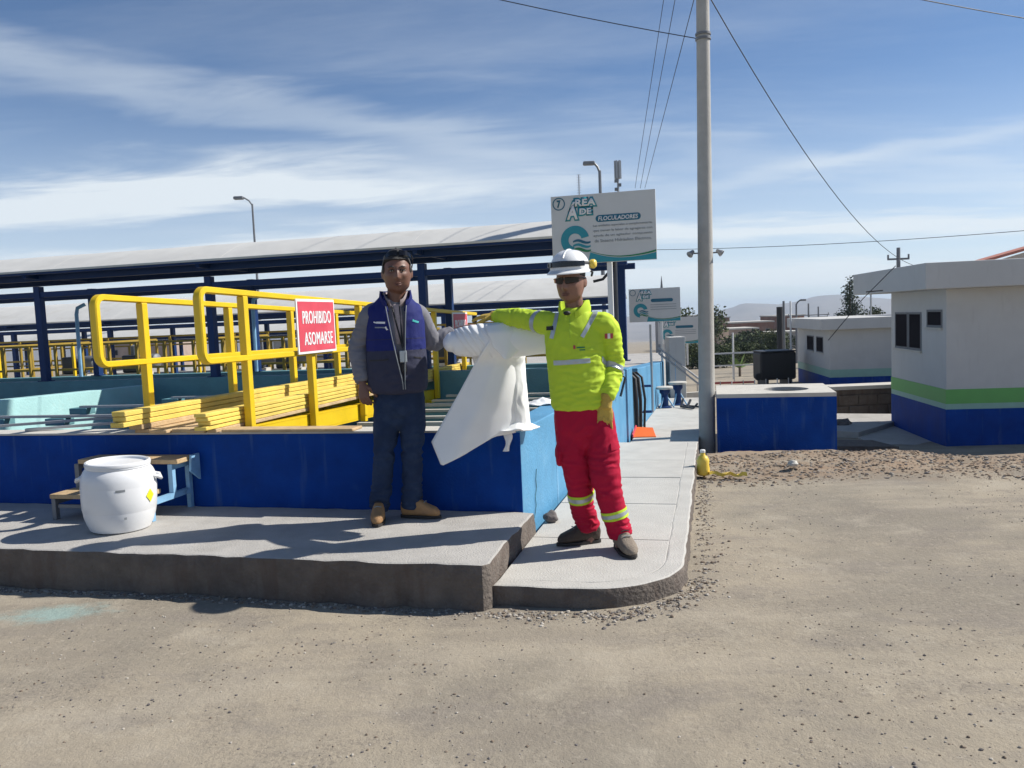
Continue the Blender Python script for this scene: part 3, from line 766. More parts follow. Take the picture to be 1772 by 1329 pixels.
for q, cr_ in (((s0, v0), 0), ((s1, v0), 0), ((s1, v1), 0), ((s0, v1), 0)):
    i = min(range(K), key=lambda j: (outer[j][0]-q[0])**2+(outer[j][1]-q[1])**2); outer[i] = q
mb = MB(); vs = []
for z in (zt-.05, zt): vs += [S(a, b, z) for a, b in outer]+[S(a, b, z) for a, b in inner]
fs = []
for k in range(K):
    k2 = (k+1) % K
    fs += [(k, k2, K+k2, K+k), (2*K+k, 3*K+k, 3*K+k2, 2*K+k2), (k, 2*K+k, 2*K+k2, k2), (K+k, K+k2, 3*K+k2, 3*K+k)]
mb.add(vs, fs); mb.build('top_slab', M_cap, bx)
mb = MB(); mb.sbox(s0+.12, s1-.12, v0+.12, v1-.12, -.9, -.3); mb.build('floor', M_concd, bx)

# ------------------------------------------------------------------ utility pole, lamps, wires
pole = empty('utility_pole', S(1.17, 5.86, -.45), 'tall round grey concrete pole between sidewalk and blue box', 'pole')
pc = S(1.165, 5.86)
lean = Vector((.045, .0, 5.9)).normalized()
PT = Vector((.012, 0, 1)).normalized(); AXP = (Vector((1, 0, -.012)).normalized(), YV, PT)
plx = lambda z: pc.x+.012*(z+.4)
mb = MB(); mb.lathe((plx(-.9), pc.y, -.9), [(.112, 0), (.110, .4), (.104, 2), (.088, 5), (.070, 9.6)], 24, ax=AXP)
mb.build('shaft', M_pole, pole, smooth=40)
for z in (5.02, 5.08):
    mb = MB(); mb.lathe((plx(z), pc.y, z), [(.095, 0), (.10, .004), (.10, .03), (.095, .034)], 20); mb.build('steel_band', M_steelgrey, pole, smooth=40)
mb = MB(); mb.bar((plx(7.9)-.7, pc.y, 7.9), (plx(7.9)+.7, pc.y, 7.9), .1); mb.build('crossarm', M_bark, pole)
for sx, nm in ((-1, 'a'), (1, 'b')):   # two floodlights
    q = Vector((plx(2.3)+sx*.10, pc.y, 2.30))
    mb = MB(); mb.tube([q, q+Vector((sx*.05, 0, 0)), q+Vector((sx*.07, 0, .01))], .010, 6)
    f = mb.build('floodlight_arm', M_steelgrey, pole, smooth=40)
    mb = MB(); d = Vector((sx*.6, -.35, -.5)).normalized(); x = d.orthogonal().normalized()
    mb.lathe(q+Vector((sx*.08, 0, .01)), [(.016, -.04), (.024, -.03), (.03, 0), (.048, .045), (.045, .05), (.0, .04)], 12, ax=(x, d.cross(x), d)); mb.build('floodlight', M_galv, f, smooth=40)
def wire(a, b, sag, r, label, group=None, n=24):
    a, b = Vector(a), Vector(b)
    pts = [a+(b-a)*(k/n)-EZ*sag*4*(k/n)*(1-k/n) for k in range(n+1)]
    mb = MB(); mb.tube(pts, r*.68, 5)
    return tag(mb.build('wire', M_black, smooth=60), label, 'wire', group)
px_, py_ = pc.x+.068, pc.y
wire((px_-.09, py_, 5.05), (-9.5, 10.6, 8.9), .35, .009, 'black wire running from the pole band to the upper left', 'overhead wires')
for k, (dx, zz) in enumerate(((-.12, 7.6), (-.1, 6.7), (-.09, 5.6))):
    e = [(1.846, 3.183), (1.914, 3.18), (1.975, 3.178)][k]; f = 22/10.8
    wire((px_+dx, py_, zz), (e[0]*f-.25, 22, 1.55+(e[1]-1.55)*f), -.0, .008, ('left of three thin wires slanting down behind the big sign board', 'middle of three thin wires slanting down behind the big sign board', 'right of three thin wires slanting down behind the big sign board')[k], 'overhead wires')
wire((px_+.08, py_, 5.58), (14.6, 27.5, 2.72), 1.15, .011, 'long sagging wire from the pole down to the white building roof', 'overhead wires')
wire((1.55, 30, 4.0), (15.5, 22.2, 3.40), .22, .013, 'level wire passing behind the pole above the horizon', 'overhead wires')
wire((4.1, 10.6, 5.66), (9.8, 11.2, 4.78), .06, .010, 'short wire crossing the top right corner of the sky', 'overhead wires')
mb = MB(); mb.tube([(4.95, 12.6, 1.0), (5.45, 12.5, 1.62), (5.92, 12.42, 2.10)], .006, 6); mb.tube([(5.50, 12.5, 1.725), (5.74, 12.46, 1.735)], .010, 6)
tag(mb.build('guy_cable', M_black, smooth=60), 'dark cable slanting down from the roof edge of the white building', 'cable')

# street lamps, masts and poles far off
def lamp(p, h, arm, label, headc=M_steelgrey, r=.06):
    t = empty('street_lamp', p, label, 'street lamp', 'street lamps in the distance'); p = Vector(p)
    mb = MB(); mb.tube([p, p+EZ*h*.6, p+EZ*h], [r, r*.8, r*.6], 8)
    mb.tube([p+EZ*(h-.05), p+EZ*(h+.12)+XV*arm*.3, p+EZ*(h+.22)+XV*arm*.7, p+EZ*(h+.26)+XV*arm], r*.5, 6); mb.build('mast', M_steelgrey, t, smooth=40)
    mb = MB(); q = p+EZ*(h+.26)+XV*arm; mb.box(q+XV*math.copysign(.10, arm)-EZ*.03, (.36, .2, .12), (XV, YV, EZ)); mb.build('lamp_head', headc, t, bevel=.04)
lamp((-9.2, 30, -1.3), 7.4, -.38, 'slim street lamp with a bent arm rising above the near roof')
lamp((2.93, 25, -1.2), 7.1, -.22, 'street lamp rising above the big sign board', r=.075)
lamp((18.4, 52, -2.2), 3.9, .35, 'pale street lamp far off left of the white building', r=.09)
t = empty('antenna_mast', (8.3, 60, -2.3), 'telecom mast with antenna panels above the big sign board', 'mast')
mb = MB(); mb.tube([(8.3, 60, -2.3), (8.35, 60, 12.6)], [.16, .07], 8); mb.build('mast', M_galv, t, smooth=40)
for k in range(6):
    a = k*math.pi/3
    mb = MB(); mb.box((8.35+.2*math.cos(a), 60+.2*math.sin(a), 12.0), (.12, .12, 1.3), (XV, YV, EZ)); mb.build('antenna_panel', M_galv, t, bevel=.02)
for k in range(4):
    mb = MB(); mb.box((8.33+.12*(-1)**k, 60, 10.3+.3*k), (.24, .2, .22), (XV, YV, EZ)); mb.build('radio_box', M_steelgrey, t)
t = empty('lattice_mast', (5.9, 65, -2.4), 'faint thin lattice mast left of the street lamp above the sign', 'mast')
mb = MB(); mb.tube([(5.9, 65, -2.4), (5.95, 65, 12.6)], .045, 5); mb.build('mast', M_galv, t)
mb = MB()
for k in range(14): mb.bar((5.78, 65, 10+.2*k), (6.1, 65, 10+.2*k), .03)
mb.build('rungs', M_galv, t)
def crosspole(p, h, w_, label, armz=(.35,)):
    t = empty('power_pole', p, label, 'pole', 'power poles in the distance'); p = Vector(p)
    mb = MB(); mb.tube([p, p+EZ*h], [.14, .09], 8); mb.build('mast', M_steelgrey, t, smooth=40)
    for dz in armz:
        mb = MB(); mb.bar(p+EZ*(h-dz)-XV*w_/2, p+EZ*(h-dz)+XV*w_/2, .09, .09); a_ = mb.build('crossarm', M_steelgrey, t)
        mb = MB()
        for e in (-.48, 0.48): mb.tube([p+EZ*(h-dz)+XV*w_*e, p+EZ*(h-dz+.22)+XV*w_*e], .045, 6)
        mb.build('insulator', M_steelgrey, a_)
crosspole((19.2, 40, -1.8), 6.0, 1.05, 'cross shaped power pole just above the white building roof', (.55,))
crosspole((33.2, 90, -3.6), 5.4, 4.6, 'grey power pole with a wide crossarm before the mountains', (1.3, 2.0))
crosspole((36.2, 95, -3.8), 5.2, 2.2, 'smaller grey power pole right of the wide one', (1.2,))
for i, (x, y, zb, zt_, r, m_, lab) in enumerate(((14.0, 42, -1.8, 1.55, .16, M_black, 'thick black post standing behind the dark tank'), (14.55, 43, -1.8, 1.85, .06, M_steelgrey, 'thin grey pole right of the thick black post'),
        (11.15, 30, -1.4, .55, .035, M_white, 'thin white post left of the second white building'), (10.75, 31, -1.4, 1.75, .035, M_white, 'thin white post right behind the dark tank'), (9.35, 34, -1.4, .55, .04, M_white, 'thin white post left above the dark tank'))):
    mb = MB(); mb.tube([(x, y, zb), (x, y, zt_)], r, 10); tag(mb.build('post', m_, smooth=40), lab, 'post')
# white pipe frame (goal) and dark tank in the lower yard
fr = empty('pipe_frame', (8.3, 33, -1.5), 'low white pipe fence in front of the bushes', 'fence')
for k, (a, b, w_) in enumerate((((7.9, 33, -1.5), (7.9, 33, -.1), .14), ((8.0, 33, -.25), (10.6, 33, -.25), .06), ((8.0, 33, -.75), (10.6, 33, -.75), .05), ((10.2, 33, -1.5), (10.2, 33, -.2), .06), ((9.1, 33, -1.5), (9.1, 33, -.2), .04))):
    mb = MB(); mb.bar(a, b, w_); mb.build('post' if k in (0, 3, 4) else 'bar', M_white, fr)
dt = empty('dark_container', (9.9, 30, -1.35), 'black box shaped container standing in the lower yard', 'container')
mb = MB(); mb.box((9.93, 30.5, -.63), (1.34, 1.0, 1.05), (XV, YV, EZ)); mb.build('body', M_black, dt, bevel=.09, seg=3)
mb = MB(); mb.box((9.93, 30.5, -.09), (1.30, 1.06, .05), (XV, YV, EZ)); mb.build('lid', M_dark, dt, bevel=.02)
mb = MB(); mb.lathe((9.2, 30.1, -1.02), [(.0, -.06), (.12, -.06), (.14, 0), (.12, .06), (.0, .06)][1:4], 14, ax=(XV, EZ, YV)); mb.build('side_flange', M_black, dt, smooth=40)
for x in (9.5, 10.35):
    mb = MB(); mb.box((x, 30.5, -1.25), (.15, .9, .22), (XV, YV, EZ)); mb.build('foot', M_dark, dt)
M_rw = mat('faded_red', (.42, .06, .06), .6, .15, 4)
bf = empty('barrier_fence', (8, 27, -1.4), 'low barrier of thin posts with a faded red ribbon beyond the blue box', 'barrier')
for k in range(9):
    mb = MB(); mb.tube([(6.2+.4*k, 27+.05*k, -1.45), (6.2+.4*k, 27+.05*k, -.86)], .018, 6); mb.build('post', M_white if k % 2 else M_galv, bf)
mb = MB(); mb.bar((6.2, 27, -.90), (8.2, 27.25, -.94), .012, .07); mb.build('ribbon', M_rw, bf)
mb = MB(); mb.lathe((6.95, 26.2, -1.4), [(.14, 0), (.15, .03), (.15, .30), (.14, .33)], 14); tag(mb.build('blue_drum', M_bsteel, smooth=40), 'small blue drum beside the red ribbon barrier', 'drum')
mb = MB(); mb.prism([(4.6, 25.2), (9.2, 25.9), (9.2, 26.1), (4.6, 25.4)], -1.5, -1.02); tag(mb.build('low_kerb_wall', M_cap), 'low pale kerb wall across the lower yard', 'wall')

# ------------------------------------------------------------------ far town
def house(x0, x1, y, d, zt_, m_, label, wins, flat=True, parapet=True):
    t = empty('brick_house', ((x0+x1)/2, y, -5), label, 'house', 'houses of the town in the distance')
    mb = MB(); mb.prism([(x0, y), (x1, y), (x1, y+d), (x0, y+d)], -6.5, zt_); mb.build('wall', m_, t)
    mb = MB()
    mb.prism([(x0-.15, y-.15), (x1+.15, y-.15), (x1+.15, y+d), (x0-.15, y+d)], zt_-.02 if flat else zt_, zt_+.16); mb.build('roof', M_cap if flat else M_dark, t)
    nw, rows = wins
    for r_ in range(rows):
        for k in range(nw):
            x = x0+(x1-x0)*(k+.5)/nw; z = zt_-1.3-1.5*r_
            mb = MB(); mb.box((x, y-.02, z), (.62, .08, .8), (XV, YV, EZ)); w_ = mb.build('window', M_frame, t)
            mb = MB(); mb.box((x, y-.065, z), (.5, .02, .68), (XV, YV, EZ)); mb.build('pane', M_glass, w_)
    return t
M_pink = mat('far_plaster', (.34, .26, .22), .9, .2, .5); M_greyh = mat('far_grey', (.30, .29, .28), .9, .2, .5)
house(27.0, 30.6, 100, 6, -1.0, M_pink, 'pinkish plastered far house right beside the pole', (2, 2))
house(30.6, 36.4, 112, 7, -.45, M_brick, 'wide brick far house with flat roof left of the dark tank', (4, 2))
house(33.4, 37.4, 104, 4, -1.75, M_greyh, 'grey lower far house with pale roof edge before the wide brick one', (3, 1))
house(39.6, 44.0, 121, 7, .15, M_brick, 'taller brick far house behind the thick black post', (3, 3))
house(43.2, 46.6, 116, 6, -1.3, M_brick, 'small brick far house left of the second white building', (2, 2))
house(22.2, 24.6, 98, 6, .2, M_white, 'white sunlit far house at the right end of the second sign', (1, 2))
house(21.0, 26.4, 110, 7, .75, M_greyh, 'grey far house between the second sign and the pole', (2, 2))
house(-62, -50, 120, 10, .2, M_pink, 'low far house seen between the roof posts on the left', (5, 2))
house(-38, -28, 130, 10, -.6, M_greyh, 'low grey far house seen behind the red warning sign', (4, 2))
house(50, 58, 135, 8, -2.2, M_brick, 'brick far house half hidden by the white building', (4, 2))

for i_, (x_, y_, w_, zt_, m_) in enumerate(((26.0, 128, 3.2, -1.3, M_brick), (38.6, 131, 3.0, -1.0, M_pink), (35.4, 140, 2.6, .1, M_brick), (30.0, 142, 3.4, .0, M_pink), (47.5, 128, 3.5, -1.2, M_greyh))):
    house(x_, x_+w_, y_, 6, zt_, m_, ('small brick far house just right of the pole, behind the pinkish one', 'plain pale far house left of the taller brick one', 'narrow brick far house rising behind the wide brick one', 'pinkish far house highest behind the wide brick one', 'grey far house at the edge of the second white building')[i_], (2, 2))

# ------------------------------------------------------------------ trees and bushes
LEAF = [mat('leaf_dark', (.026, .045, .016), .7, .3, 5, spec=.2), mat('leaf_mid', (.055, .080, .026), .7, .3, 5, spec=.2), mat('leaf_olive', (.10, .115, .04), .7, .3, 5, spec=.2)]
LEAFB = [mat('leaf_bluegreen', (.03, .055, .04), .7, .3, 5), mat('leaf_grey', (.06, .085, .06), .7, .3, 5), mat('leaf_pale', (.10, .13, .08), .7, .3, 5)]
def foliage(cl, n, size, seed, flat=1.0):
    rnd = random.Random(seed); mb = MB()
    tot = sum(c[1][0]*c[1][1]*c[1][2] for c in cl)
    for c, r_ in cl:
        k = max(20, int(n*r_[0]*r_[1]*r_[2]/tot)); tone = rnd.random()
        for _ in range(k):
            d = Vector((rnd.gauss(0, 1), rnd.gauss(0, 1), rnd.gauss(0, 1))).normalized()*(rnd.random()**.45)
            d *= 1+.35*noise.noise(d*2.2+Vector((seed, seed*.3, 0)))
            p = Vector(c)+Vector((d.x*r_[0], d.y*r_[1], d.z*r_[2]))
            a = Vector((rnd.gauss(0, 1), rnd.gauss(0, 1), rnd.gauss(0, .6))).normalized(); b = a.orthogonal().normalized()
            b = (Matrix.Rotation(rnd.random()*6.28, 3, a) @ b); s_ = size*(.5+rnd.random())
            mi = min(2, max(0, int(tone*1.6+rnd.random()*1.5)))
            mb.add([p, p+a*s_*.5+b*s_*.28, p+a*s_, p+a*s_*.5-b*s_*.28], [(0, 1, 2, 3)], mi)
    return mb
def tree(p, h, cl, n, size, seed, label, mats_=LEAF, group='trees and bushes beyond the yard', name='tree', trunk=True, cat='tree'):
    t = empty(name, p, label, cat, group); p = Vector(p)
    rel = [((p+Vector(c)), r_) for c, r_ in cl]
    o = foliage(rel, n, size, seed).build('crown', mats_, t)
    if trunk:
        mb = MB(); top = max(c[0].z for c in rel)
        mb.tube([p-EZ*.4, p+EZ*h*.3+XV*.05*h*.3, p+EZ*h*.6, Vector((p.x, p.y, top))], [h*.035, h*.028, h*.018, h*.006], 7)
        for c, r_ in rel[:5]: mb.tube([p+EZ*h*.45, c], [h*.013, h*.004], 5)
        mb.build('trunk', M_bark, t, smooth=50)
    return t
tree((18.9, 45, -1.9), 4.7, [((0, 0, 3.75), (.45, .45, 1.1)), ((-.35, 0, 2.5), (.6, .5, .7)), ((.35, .1, 2.6), (.65, .5, .9)), ((.0, 0, 1.9), (.9, .7, .6)), ((-.65, 0, 1.7), (.5, .4, .5)), ((.75, 0, 1.8), (.5, .4, .6)), ((.1, 0, 4.6), (.2, .2, .5))], 5200, .13, 3, 'bluish green tall tree behind the roof of the second building', LEAFB)
tree((20.5, 45.5, -1.9), 3.4, [((0, 0, 2.7), (.45, .4, .6)), ((.3, 0, 2.2), (.5, .4, .5))], 1500, .12, 4, 'smaller bright green tree seen under the porch roof', LEAF)
bush = [(14.4, 55, 1.05, 1.6, 'olive round bush just right of the pole'), (15.9, 56, .95, 1.7, 'olive bush second from the pole'), (17.2, 57, .8, 1.5, 'dark low bush before the grey far house'), (20.9, 56, 1.15, 2.3, 'dark bush just right of the dark tank'),
        (22.6, 57, 1.0, 2.0, 'dark bush left of the second building'), (12.6, 50, 1.3, 1.5, 'dark bush left of the pole below the signs'), (11.2, 50, 1.2, 1.9, 'dark tall bush behind the white pillar'), (19.6, 60, .9, 2.6, 'bushy green tree behind the thick black post')]
for i, (x, y, r_, h, lab) in enumerate(bush):
    z = gz(x, y); h *= .88
    tree((x, y, z), h, [((0, 0, h*.5), (r_, r_*.8, h*.5)), ((-.45*r_, 0, h*.72), (r_*.6, r_*.5, h*.33)), ((.5*r_, -.1, h*.65), (r_*.6, r_*.5, h*.36)), ((.1*r_, -.3, h*.3), (r_*1.05, r_*.7, h*.32))], 7000, .11, 20+i, lab, LEAF, name='bush', trunk=True, cat='bush')
tree((27.5, 92, gz(27.5, 92)), 4, [((0, 0, 1.6), (2.2, 1.5, 1.0)), ((2.5, 0, 1.3), (1.8, 1.3, .9)), ((-2, 0, 1.3), (1.5, 1.2, .8))], 2600, .32, 40, 'dark tree row before the pinkish far house')
tree((36.4, 95, gz(36.4, 95)), 4, [((0, 0, 1.4), (2.2, 1.5, 1.0)), ((2.6, 0, 1.7), (1.6, 1.3, 1.2)), ((-2.2, 0, 1.1), (1.6, 1.2, .8))], 2600, .32, 41, 'dark trees before the taller brick far house')
tree((17.3, 82, gz(17.3, 82)), 5.4, [((0, 0, 3.4), (1.6, 1.3, 1.8)), ((1.8, 0, 2.6), (1.4, 1.2, 1.6)), ((3.4, 0, 3.2), (1.3, 1.2, 1.9))], 3200, .3, 42, 'dark trees standing left of the pole beyond the yard')
mb = MB(); mb.lathe((7.55, 40, 1.2), [(.16, 0), (.13, .9), (.05, 1.7), (.01, 2.1)], 8); mb.tube([(7.55, 40, -1.8), (7.55, 40, 1.3)], .08, 6)
tag(mb.build('spire_post', M_steelgrey, smooth=40), 'dark pointed post tip above the second sign board', 'post')
# broad leaved plants behind the dark tank
for i, (x, y, z, lab) in enumerate(((10.75, 38, -1.7, 'bright broad leaved plant left of the dark tank'), (12.35, 38, -1.55, 'bright broad leaved plant right above the dark tank'))):
    t = empty('leafy_plant', (x, y, z), lab, 'plant', 'broad leaved plants by the dark tank'); rnd = random.Random(60+i)
    for k in range(11):
        a = rnd.random()*6.28; L = .75+.35*rnd.random(); el = .5+.9*rnd.random()
        d = Vector((math.cos(a)*math.cos(el), math.sin(a)*math.cos(el)*.5, math.sin(el))); wv = Vector((-math.sin(a), math.cos(a)*.5, .3)).normalized()
        pts = [Vector((x, y, z+.45))+d*L*q-EZ*.25*q*q for q in (0, .3, .65, 1)]
        wd = (.02, .09, .08, .005); mb = MB()
        vs = []
        for p_, w_ in zip(pts, wd): vs += [p_-wv*w_, p_+wv*w_]
        mb.add(vs, [(0, 1, 3, 2), (2, 3, 5, 4), (4, 5, 7, 6)]); mb.build('leaf', mat('banana_leaf', (.14, .23, .06), .5, .25, 4), t, smooth=60)
    mb = MB(); mb.tube([(x, y, z-.2), (x, y, z+.55)], .06, 6); mb.build('stem', M_bark, t)

# ------------------------------------------------------------------ sign boards
def info_sign(s_, v, w_, z0, z1, label, postz, title, num, detail=True, pole_at=.62):
    t = empty('sign_board', S(s_+w_/2, v, postz), label, 'sign', 'information boards along the sidewalk')
    h = z1-z0
    mb = MB(); mb.sbox(s_, s_+w_, v, v+.03, z0, z1); mb.build('panel', M_board, t, bevel=.004)
    mb = MB(); mb.sbox(s_+w_*pole_at-.028, s_+w_*pole_at+.028, v+.034, v+.09, postz, z1-.1); mb.build('pole', M_white, t)
    P = (S(s_, v, z0), E1, EZ, -E2)
    C = lambda u, wv, r, n=40, a0=0, a1=360: [(u*w_+r*math.cos(R(a0+(a1-a0)*k/n)), wv*h+r*math.sin(R(a0+(a1-a0)*k/n))) for k in range(n+1)]
    def ring(name, u, wv, r0, r1, m_, lift, a0=0, a1=360, n=40):
        mb = MB(); a = C(u, wv, r0, n, a0, a1); b = C(u, wv, r1, n, a0, a1)
        A = [P[0]+P[1]*x+P[2]*y+P[3]*lift for x, y in a]; Bv = [P[0]+P[1]*x+P[2]*y+P[3]*lift for x, y in b]
        mb.add(A+Bv, [(k, k+1, n+2+k, n+1+k) for k in range(n)]); return mb.build(name, m_, t)
    # circled number
    ring('number_ring', .078, .885, .072*w_/1.18, .060*w_/1.18, M_dtealp, .004)
    if num: put_text('number', num, P, .078*w_, .885*h, .062*w_/1.18*.72, .085*h/.77, M_dtealp, t, .003, bold=.05)
    # big letters: white on a thick teal outline
    for (ch, u, wv, tw, th, sh) in (('Á', .205, .775, .105, .255, .1), ('REA', .335, .885, .20, .105, .05), ('DE', .335, .755, .115, .09, .0)):
        put_text('letters_outline', ch, P, u*w_, wv*h, (tw+.035)*w_, (th+.045)*h, M_tealp, t, .003, bold=.12, shear=sh)
        put_text('letters', ch, P, u*w_, wv*h, tw*w_, th*h, M_whitep, t, .0052, bold=.035, shear=sh)
    # title pill
    x0, x1, y0, y1 = .43*w_, .86*w_, .585*h, .685*h; r_ = (y1-y0)/2
    pill = [(x1-r_+r_*math.cos(R(a)), (y0+y1)/2+r_*math.sin(R(a))) for a in range(-90, 91, 15)]+[(x0+r_+r_*math.cos(R(a)), (y0+y1)/2+r_*math.sin(R(a))) for a in range(90, 271, 15)]
    plate(P, pill, .002).build('title_band', M_dtealp, t)
    if title: put_text('title', title, P, (x0+x1)/2, (y0+y1)/2, (x1-x0)*.88, (y1-y0)*.62, M_whitep, t, .005, bold=.02, shear=.15)
    if detail:
        lines = ['Las unidades especiales o complementarias', 'que tienen la labor de agregarse con', 'ayuda de un agitador compuesto', 'de Sistema Hidráulico Eléctrico.']
        for k, ln in enumerate(lines): put_text('text_line', ln, P, .685*w_, (.53-.072*k)*h, (.56 if k < 3 else .54)*w_, .042*h, M_greyp, t, .003, bold=.004)
    else:
        for k in range(3): plate(P, [(.42*w_, (.50-.07*k)*h), (.92*w_, (.50-.07*k)*h), (.92*w_, (.515-.07*k)*h), (.42*w_, (.515-.07*k)*h)], .002).build('text_line', M_greyp, t)
    # logo: thick open ring with waves below
    lr = .138*w_
    ring('logo_ring', .225, .345, lr, lr*.46, M_tealp, .004, 12, 262, 44)
    for k, (yy, m_) in enumerate(((.335, M_dtealp), (.275, M_tealp), (.215, M_greenp))):
        top = [((.225-.02+.17*q/10)*w_, (yy+.022*math.sin(q*.55))*h) for q in range(11)]
        bot = [(x, y-(.045-.004*abs(q-5))*h) for q, (x, y) in enumerate(top)]
        plate(P, bot+top[::-1], .0045).build('logo_wave', m_, t)
    # wave along the foot of the panel
    xs = [.37+.63*q/24 for q in range(25)]; cur = lambda u: .055+.10*((u-.70)/.33)**2*(1 if u < .70 else .62)
    plate(P, [(xs[0]*w_-.03, .004)]+[(w_-.004, .004)]+[(min(u*w_, w_-.004), max(.012, cur(u)*h)) for u in reversed(xs)], .002).build('foot_wave', M_tealp, t)
    plate(P, [(min(u*w_, w_-.004), cur(u)*h+.008) for u in xs]+[(min(u*w_, w_-.004), cur(u)*h+.012+.022*h*(i/24)) for i, u in reversed(list(enumerate(xs)))], .0025).build('foot_line', M_greenp, t)
    return t
info_sign(-.49, 3.98, 1.175, 2.135, 2.905, 'big white board numbered 7, ÁREA DE FLOCULADORES, behind the helmeted man', .84, 'FLOCULADORES', '7', pole_at=.545)
info_sign(-.58, 13.6, 1.16, 1.335, 2.095, 'second white board left of the pole, with a plain blue title band', .4, None, None, detail=False, pole_at=.62)
info_sign(-.25, 18.5, 1.16, .62, 1.38, 'lowest white board half hidden behind the second board', .0, None, None, detail=False, pole_at=.7)
# dark pipe and arm beside the first board
mb = MB(); mb.tube([S(.20, 4.15, .84), S(.20, 4.15, 2.2)], .022, 8); tag(mb.build('conduit', M_dark, smooth=40), 'dark pipe rising beside the white pole of the big board', 'conduit')
mb = MB(); mb.tube([S(-.05, 4.1, 1.93), S(.06, 4.1, 1.95), S(.16, 4.12, 2.06), S(.19, 4.14, 2.14)], .016, 8); tag(mb.build('hose', M_black, smooth=40), 'short black curved hose behind the white helmet', 'hose')

def red_sign(v0, v1, z0, z1, label, s_=-2.165):
    t = empty('warning_sign', S(s_, (v0+v1)/2, z0), label, 'sign', 'red warning signs on the near railing')
    mb = MB(); mb.sbox(s_, s_+.012, v0, v1, z0, z1); mb.build('panel', M_whitep, t, bevel=.003)
    P = (S(s_+.012, v0, z0), E2, EZ, E1); w_, h = v1-v0, z1-z0
    plate(P, [(.022, .022), (w_-.022, .022), (w_-.022, h-.022), (.022, h-.022)], .001).build('red_field', M_red, t)
    for k_, dx_ in enumerate((-.003, 0, .003)):
        put_text('lettering', 'PROHIBIDO', P, w_*.5+dx_, h*.665, w_*.74, h*.235, M_whitep, t, .0035+.0007*k_, bold=.0, spacing=1.10)
        put_text('lettering', 'ASOMARSE', P, w_*.52+dx_, h*.275, w_*.74, h*.235, M_whitep, t, .0035+.0007*k_, bold=.0, spacing=1.10)
red_sign(1.03, 1.745, 1.315, 1.79, 'faded red sign PROHIBIDO ASOMARSE on the near yellow railing')
red_sign(5.30, 5.98, 1.19, 1.66, 'second red sign farther along the railing, half hidden by the white roll')

# ------------------------------------------------------------------ things along the side wall
for k, (s_, lab) in enumerate(((.17, 'left thick black hose hanging over the gap in the blue wall'), (.21, 'middle black hose hanging over the gap in the blue wall'), (.25, 'right thin black hose hanging over the gap in the blue wall'))):
    v = 6.3+.13*k
    mb = MB(); mb.tube([S(s_-.35, v+.05, .52), S(s_-.2, v, .66), S(s_-.06, v, .69), S(s_+.01, v, .62), S(s_+.02+.015*k, v-.01, .3), S(s_+.03, v-.02, -.1), S(s_+.05, v-.02, lz(v)+.02)], .032-.007*k, 8)
    tag(mb.build('hose', M_black, smooth=60), lab, 'hose', 'black hoses hanging over the side wall')
t = empty('dustpan', S(.30, 5.9, lz(5.9)), 'orange plastic dustpan lying at the foot of the light blue wall', 'dustpan')
z = lz(5.9)+.004
mb = MB(); mb.hexa([S(.18, 5.7, z), S(.50, 5.74, z), S(.44, 6.0, z), S(.2, 6.0, z), S(.18, 5.7, z+.015), S(.50, 5.74, z+.012), S(.44, 6.0, z+.10), S(.2, 6.0, z+.11)]); mb.build('pan', M_orange, t, bevel=.004)
mb = MB(); mb.hexa([S(.18, 5.69, z), S(.2, 5.69, z), S(.22, 6.01, z), S(.2, 6.01, z), S(.18, 5.69, z+.05), S(.2, 5.69, z+.05), S(.22, 6.01, z+.13), S(.2, 6.01, z+.13)]); mb.build('side', M_red, t)
# wall brackets and a thin bent rod
mb = MB(); mb.tube([S(.05, 4.15, .865), S(.22, 4.25, .83), S(.26, 4.3, .80), S(.20, 4.28, .58)], .014, 6); tag(mb.build('bent_rod', M_dark, smooth=40), 'bent dark rod hooked over the light blue wall', 'rod')
for i, z in enumerate((.42, .02, -.22)):
    mb = MB(); mb.tube([S(.19, 7.3, z), S(.33, 7.3, z), S(.33, 7.42, z), S(.19, 7.42, z)], .014, 6); tag(mb.build('wall_step', M_bsteel, smooth=40), ('top', 'middle', 'lowest')[i]+' blue metal rung on the light blue wall beyond the hoses', 'rung')
mb = MB(); mb.tube([S(.27, 8.4, 1.35), S(.27, 8.4, .75), S(.27, 8.4, -.12)], .02, 6); tag(mb.build('vent_pipe', M_galv, smooth=40), 'thin grey upright pipe on the light blue wall', 'pipe')
for i, (s_, v, sc_) in enumerate(((.36, 10.4, 1.0), (.58, 11.0, 1.15))):
    t = empty('valve_stand', S(s_, v, lz(v)), ('blue valve stand with pale round top against the wall', 'blue valve stand with wider pale top nearer the sidewalk middle')[i], 'valve', 'valve stands on the lower sidewalk')
    zb = lz(v); mb = MB(); mb.lathe(S(s_, v, zb), [(.13, 0), (.13, .02), (.07, .04), (.06, .25*sc_), (.10, .30*sc_), (.10, .36*sc_)], 14); mb.build('body', M_bsteel, t, smooth=40)
    mb = MB(); mb.lathe(S(s_, v, zb+.362*sc_), [(.15*sc_, 0), (.16*sc_, .015), (.16*sc_, .04), (.14*sc_, .05)], 18); mb.build('top', M_cap, t, smooth=40)
    for k in range(3):
        a = 2.1*k; mb = MB(); mb.tube([S(s_, v, zb+.28*sc_), S(s_+.17*math.cos(a), v+.17*math.sin(a), zb+.01)], .016, 6); mb.build('leg', M_bpale, t)
t = empty('metal_bracket', S(.78, 9.9, lz(9.9)), 'dark scrap steel brackets lying on the lower sidewalk', 'scrap')
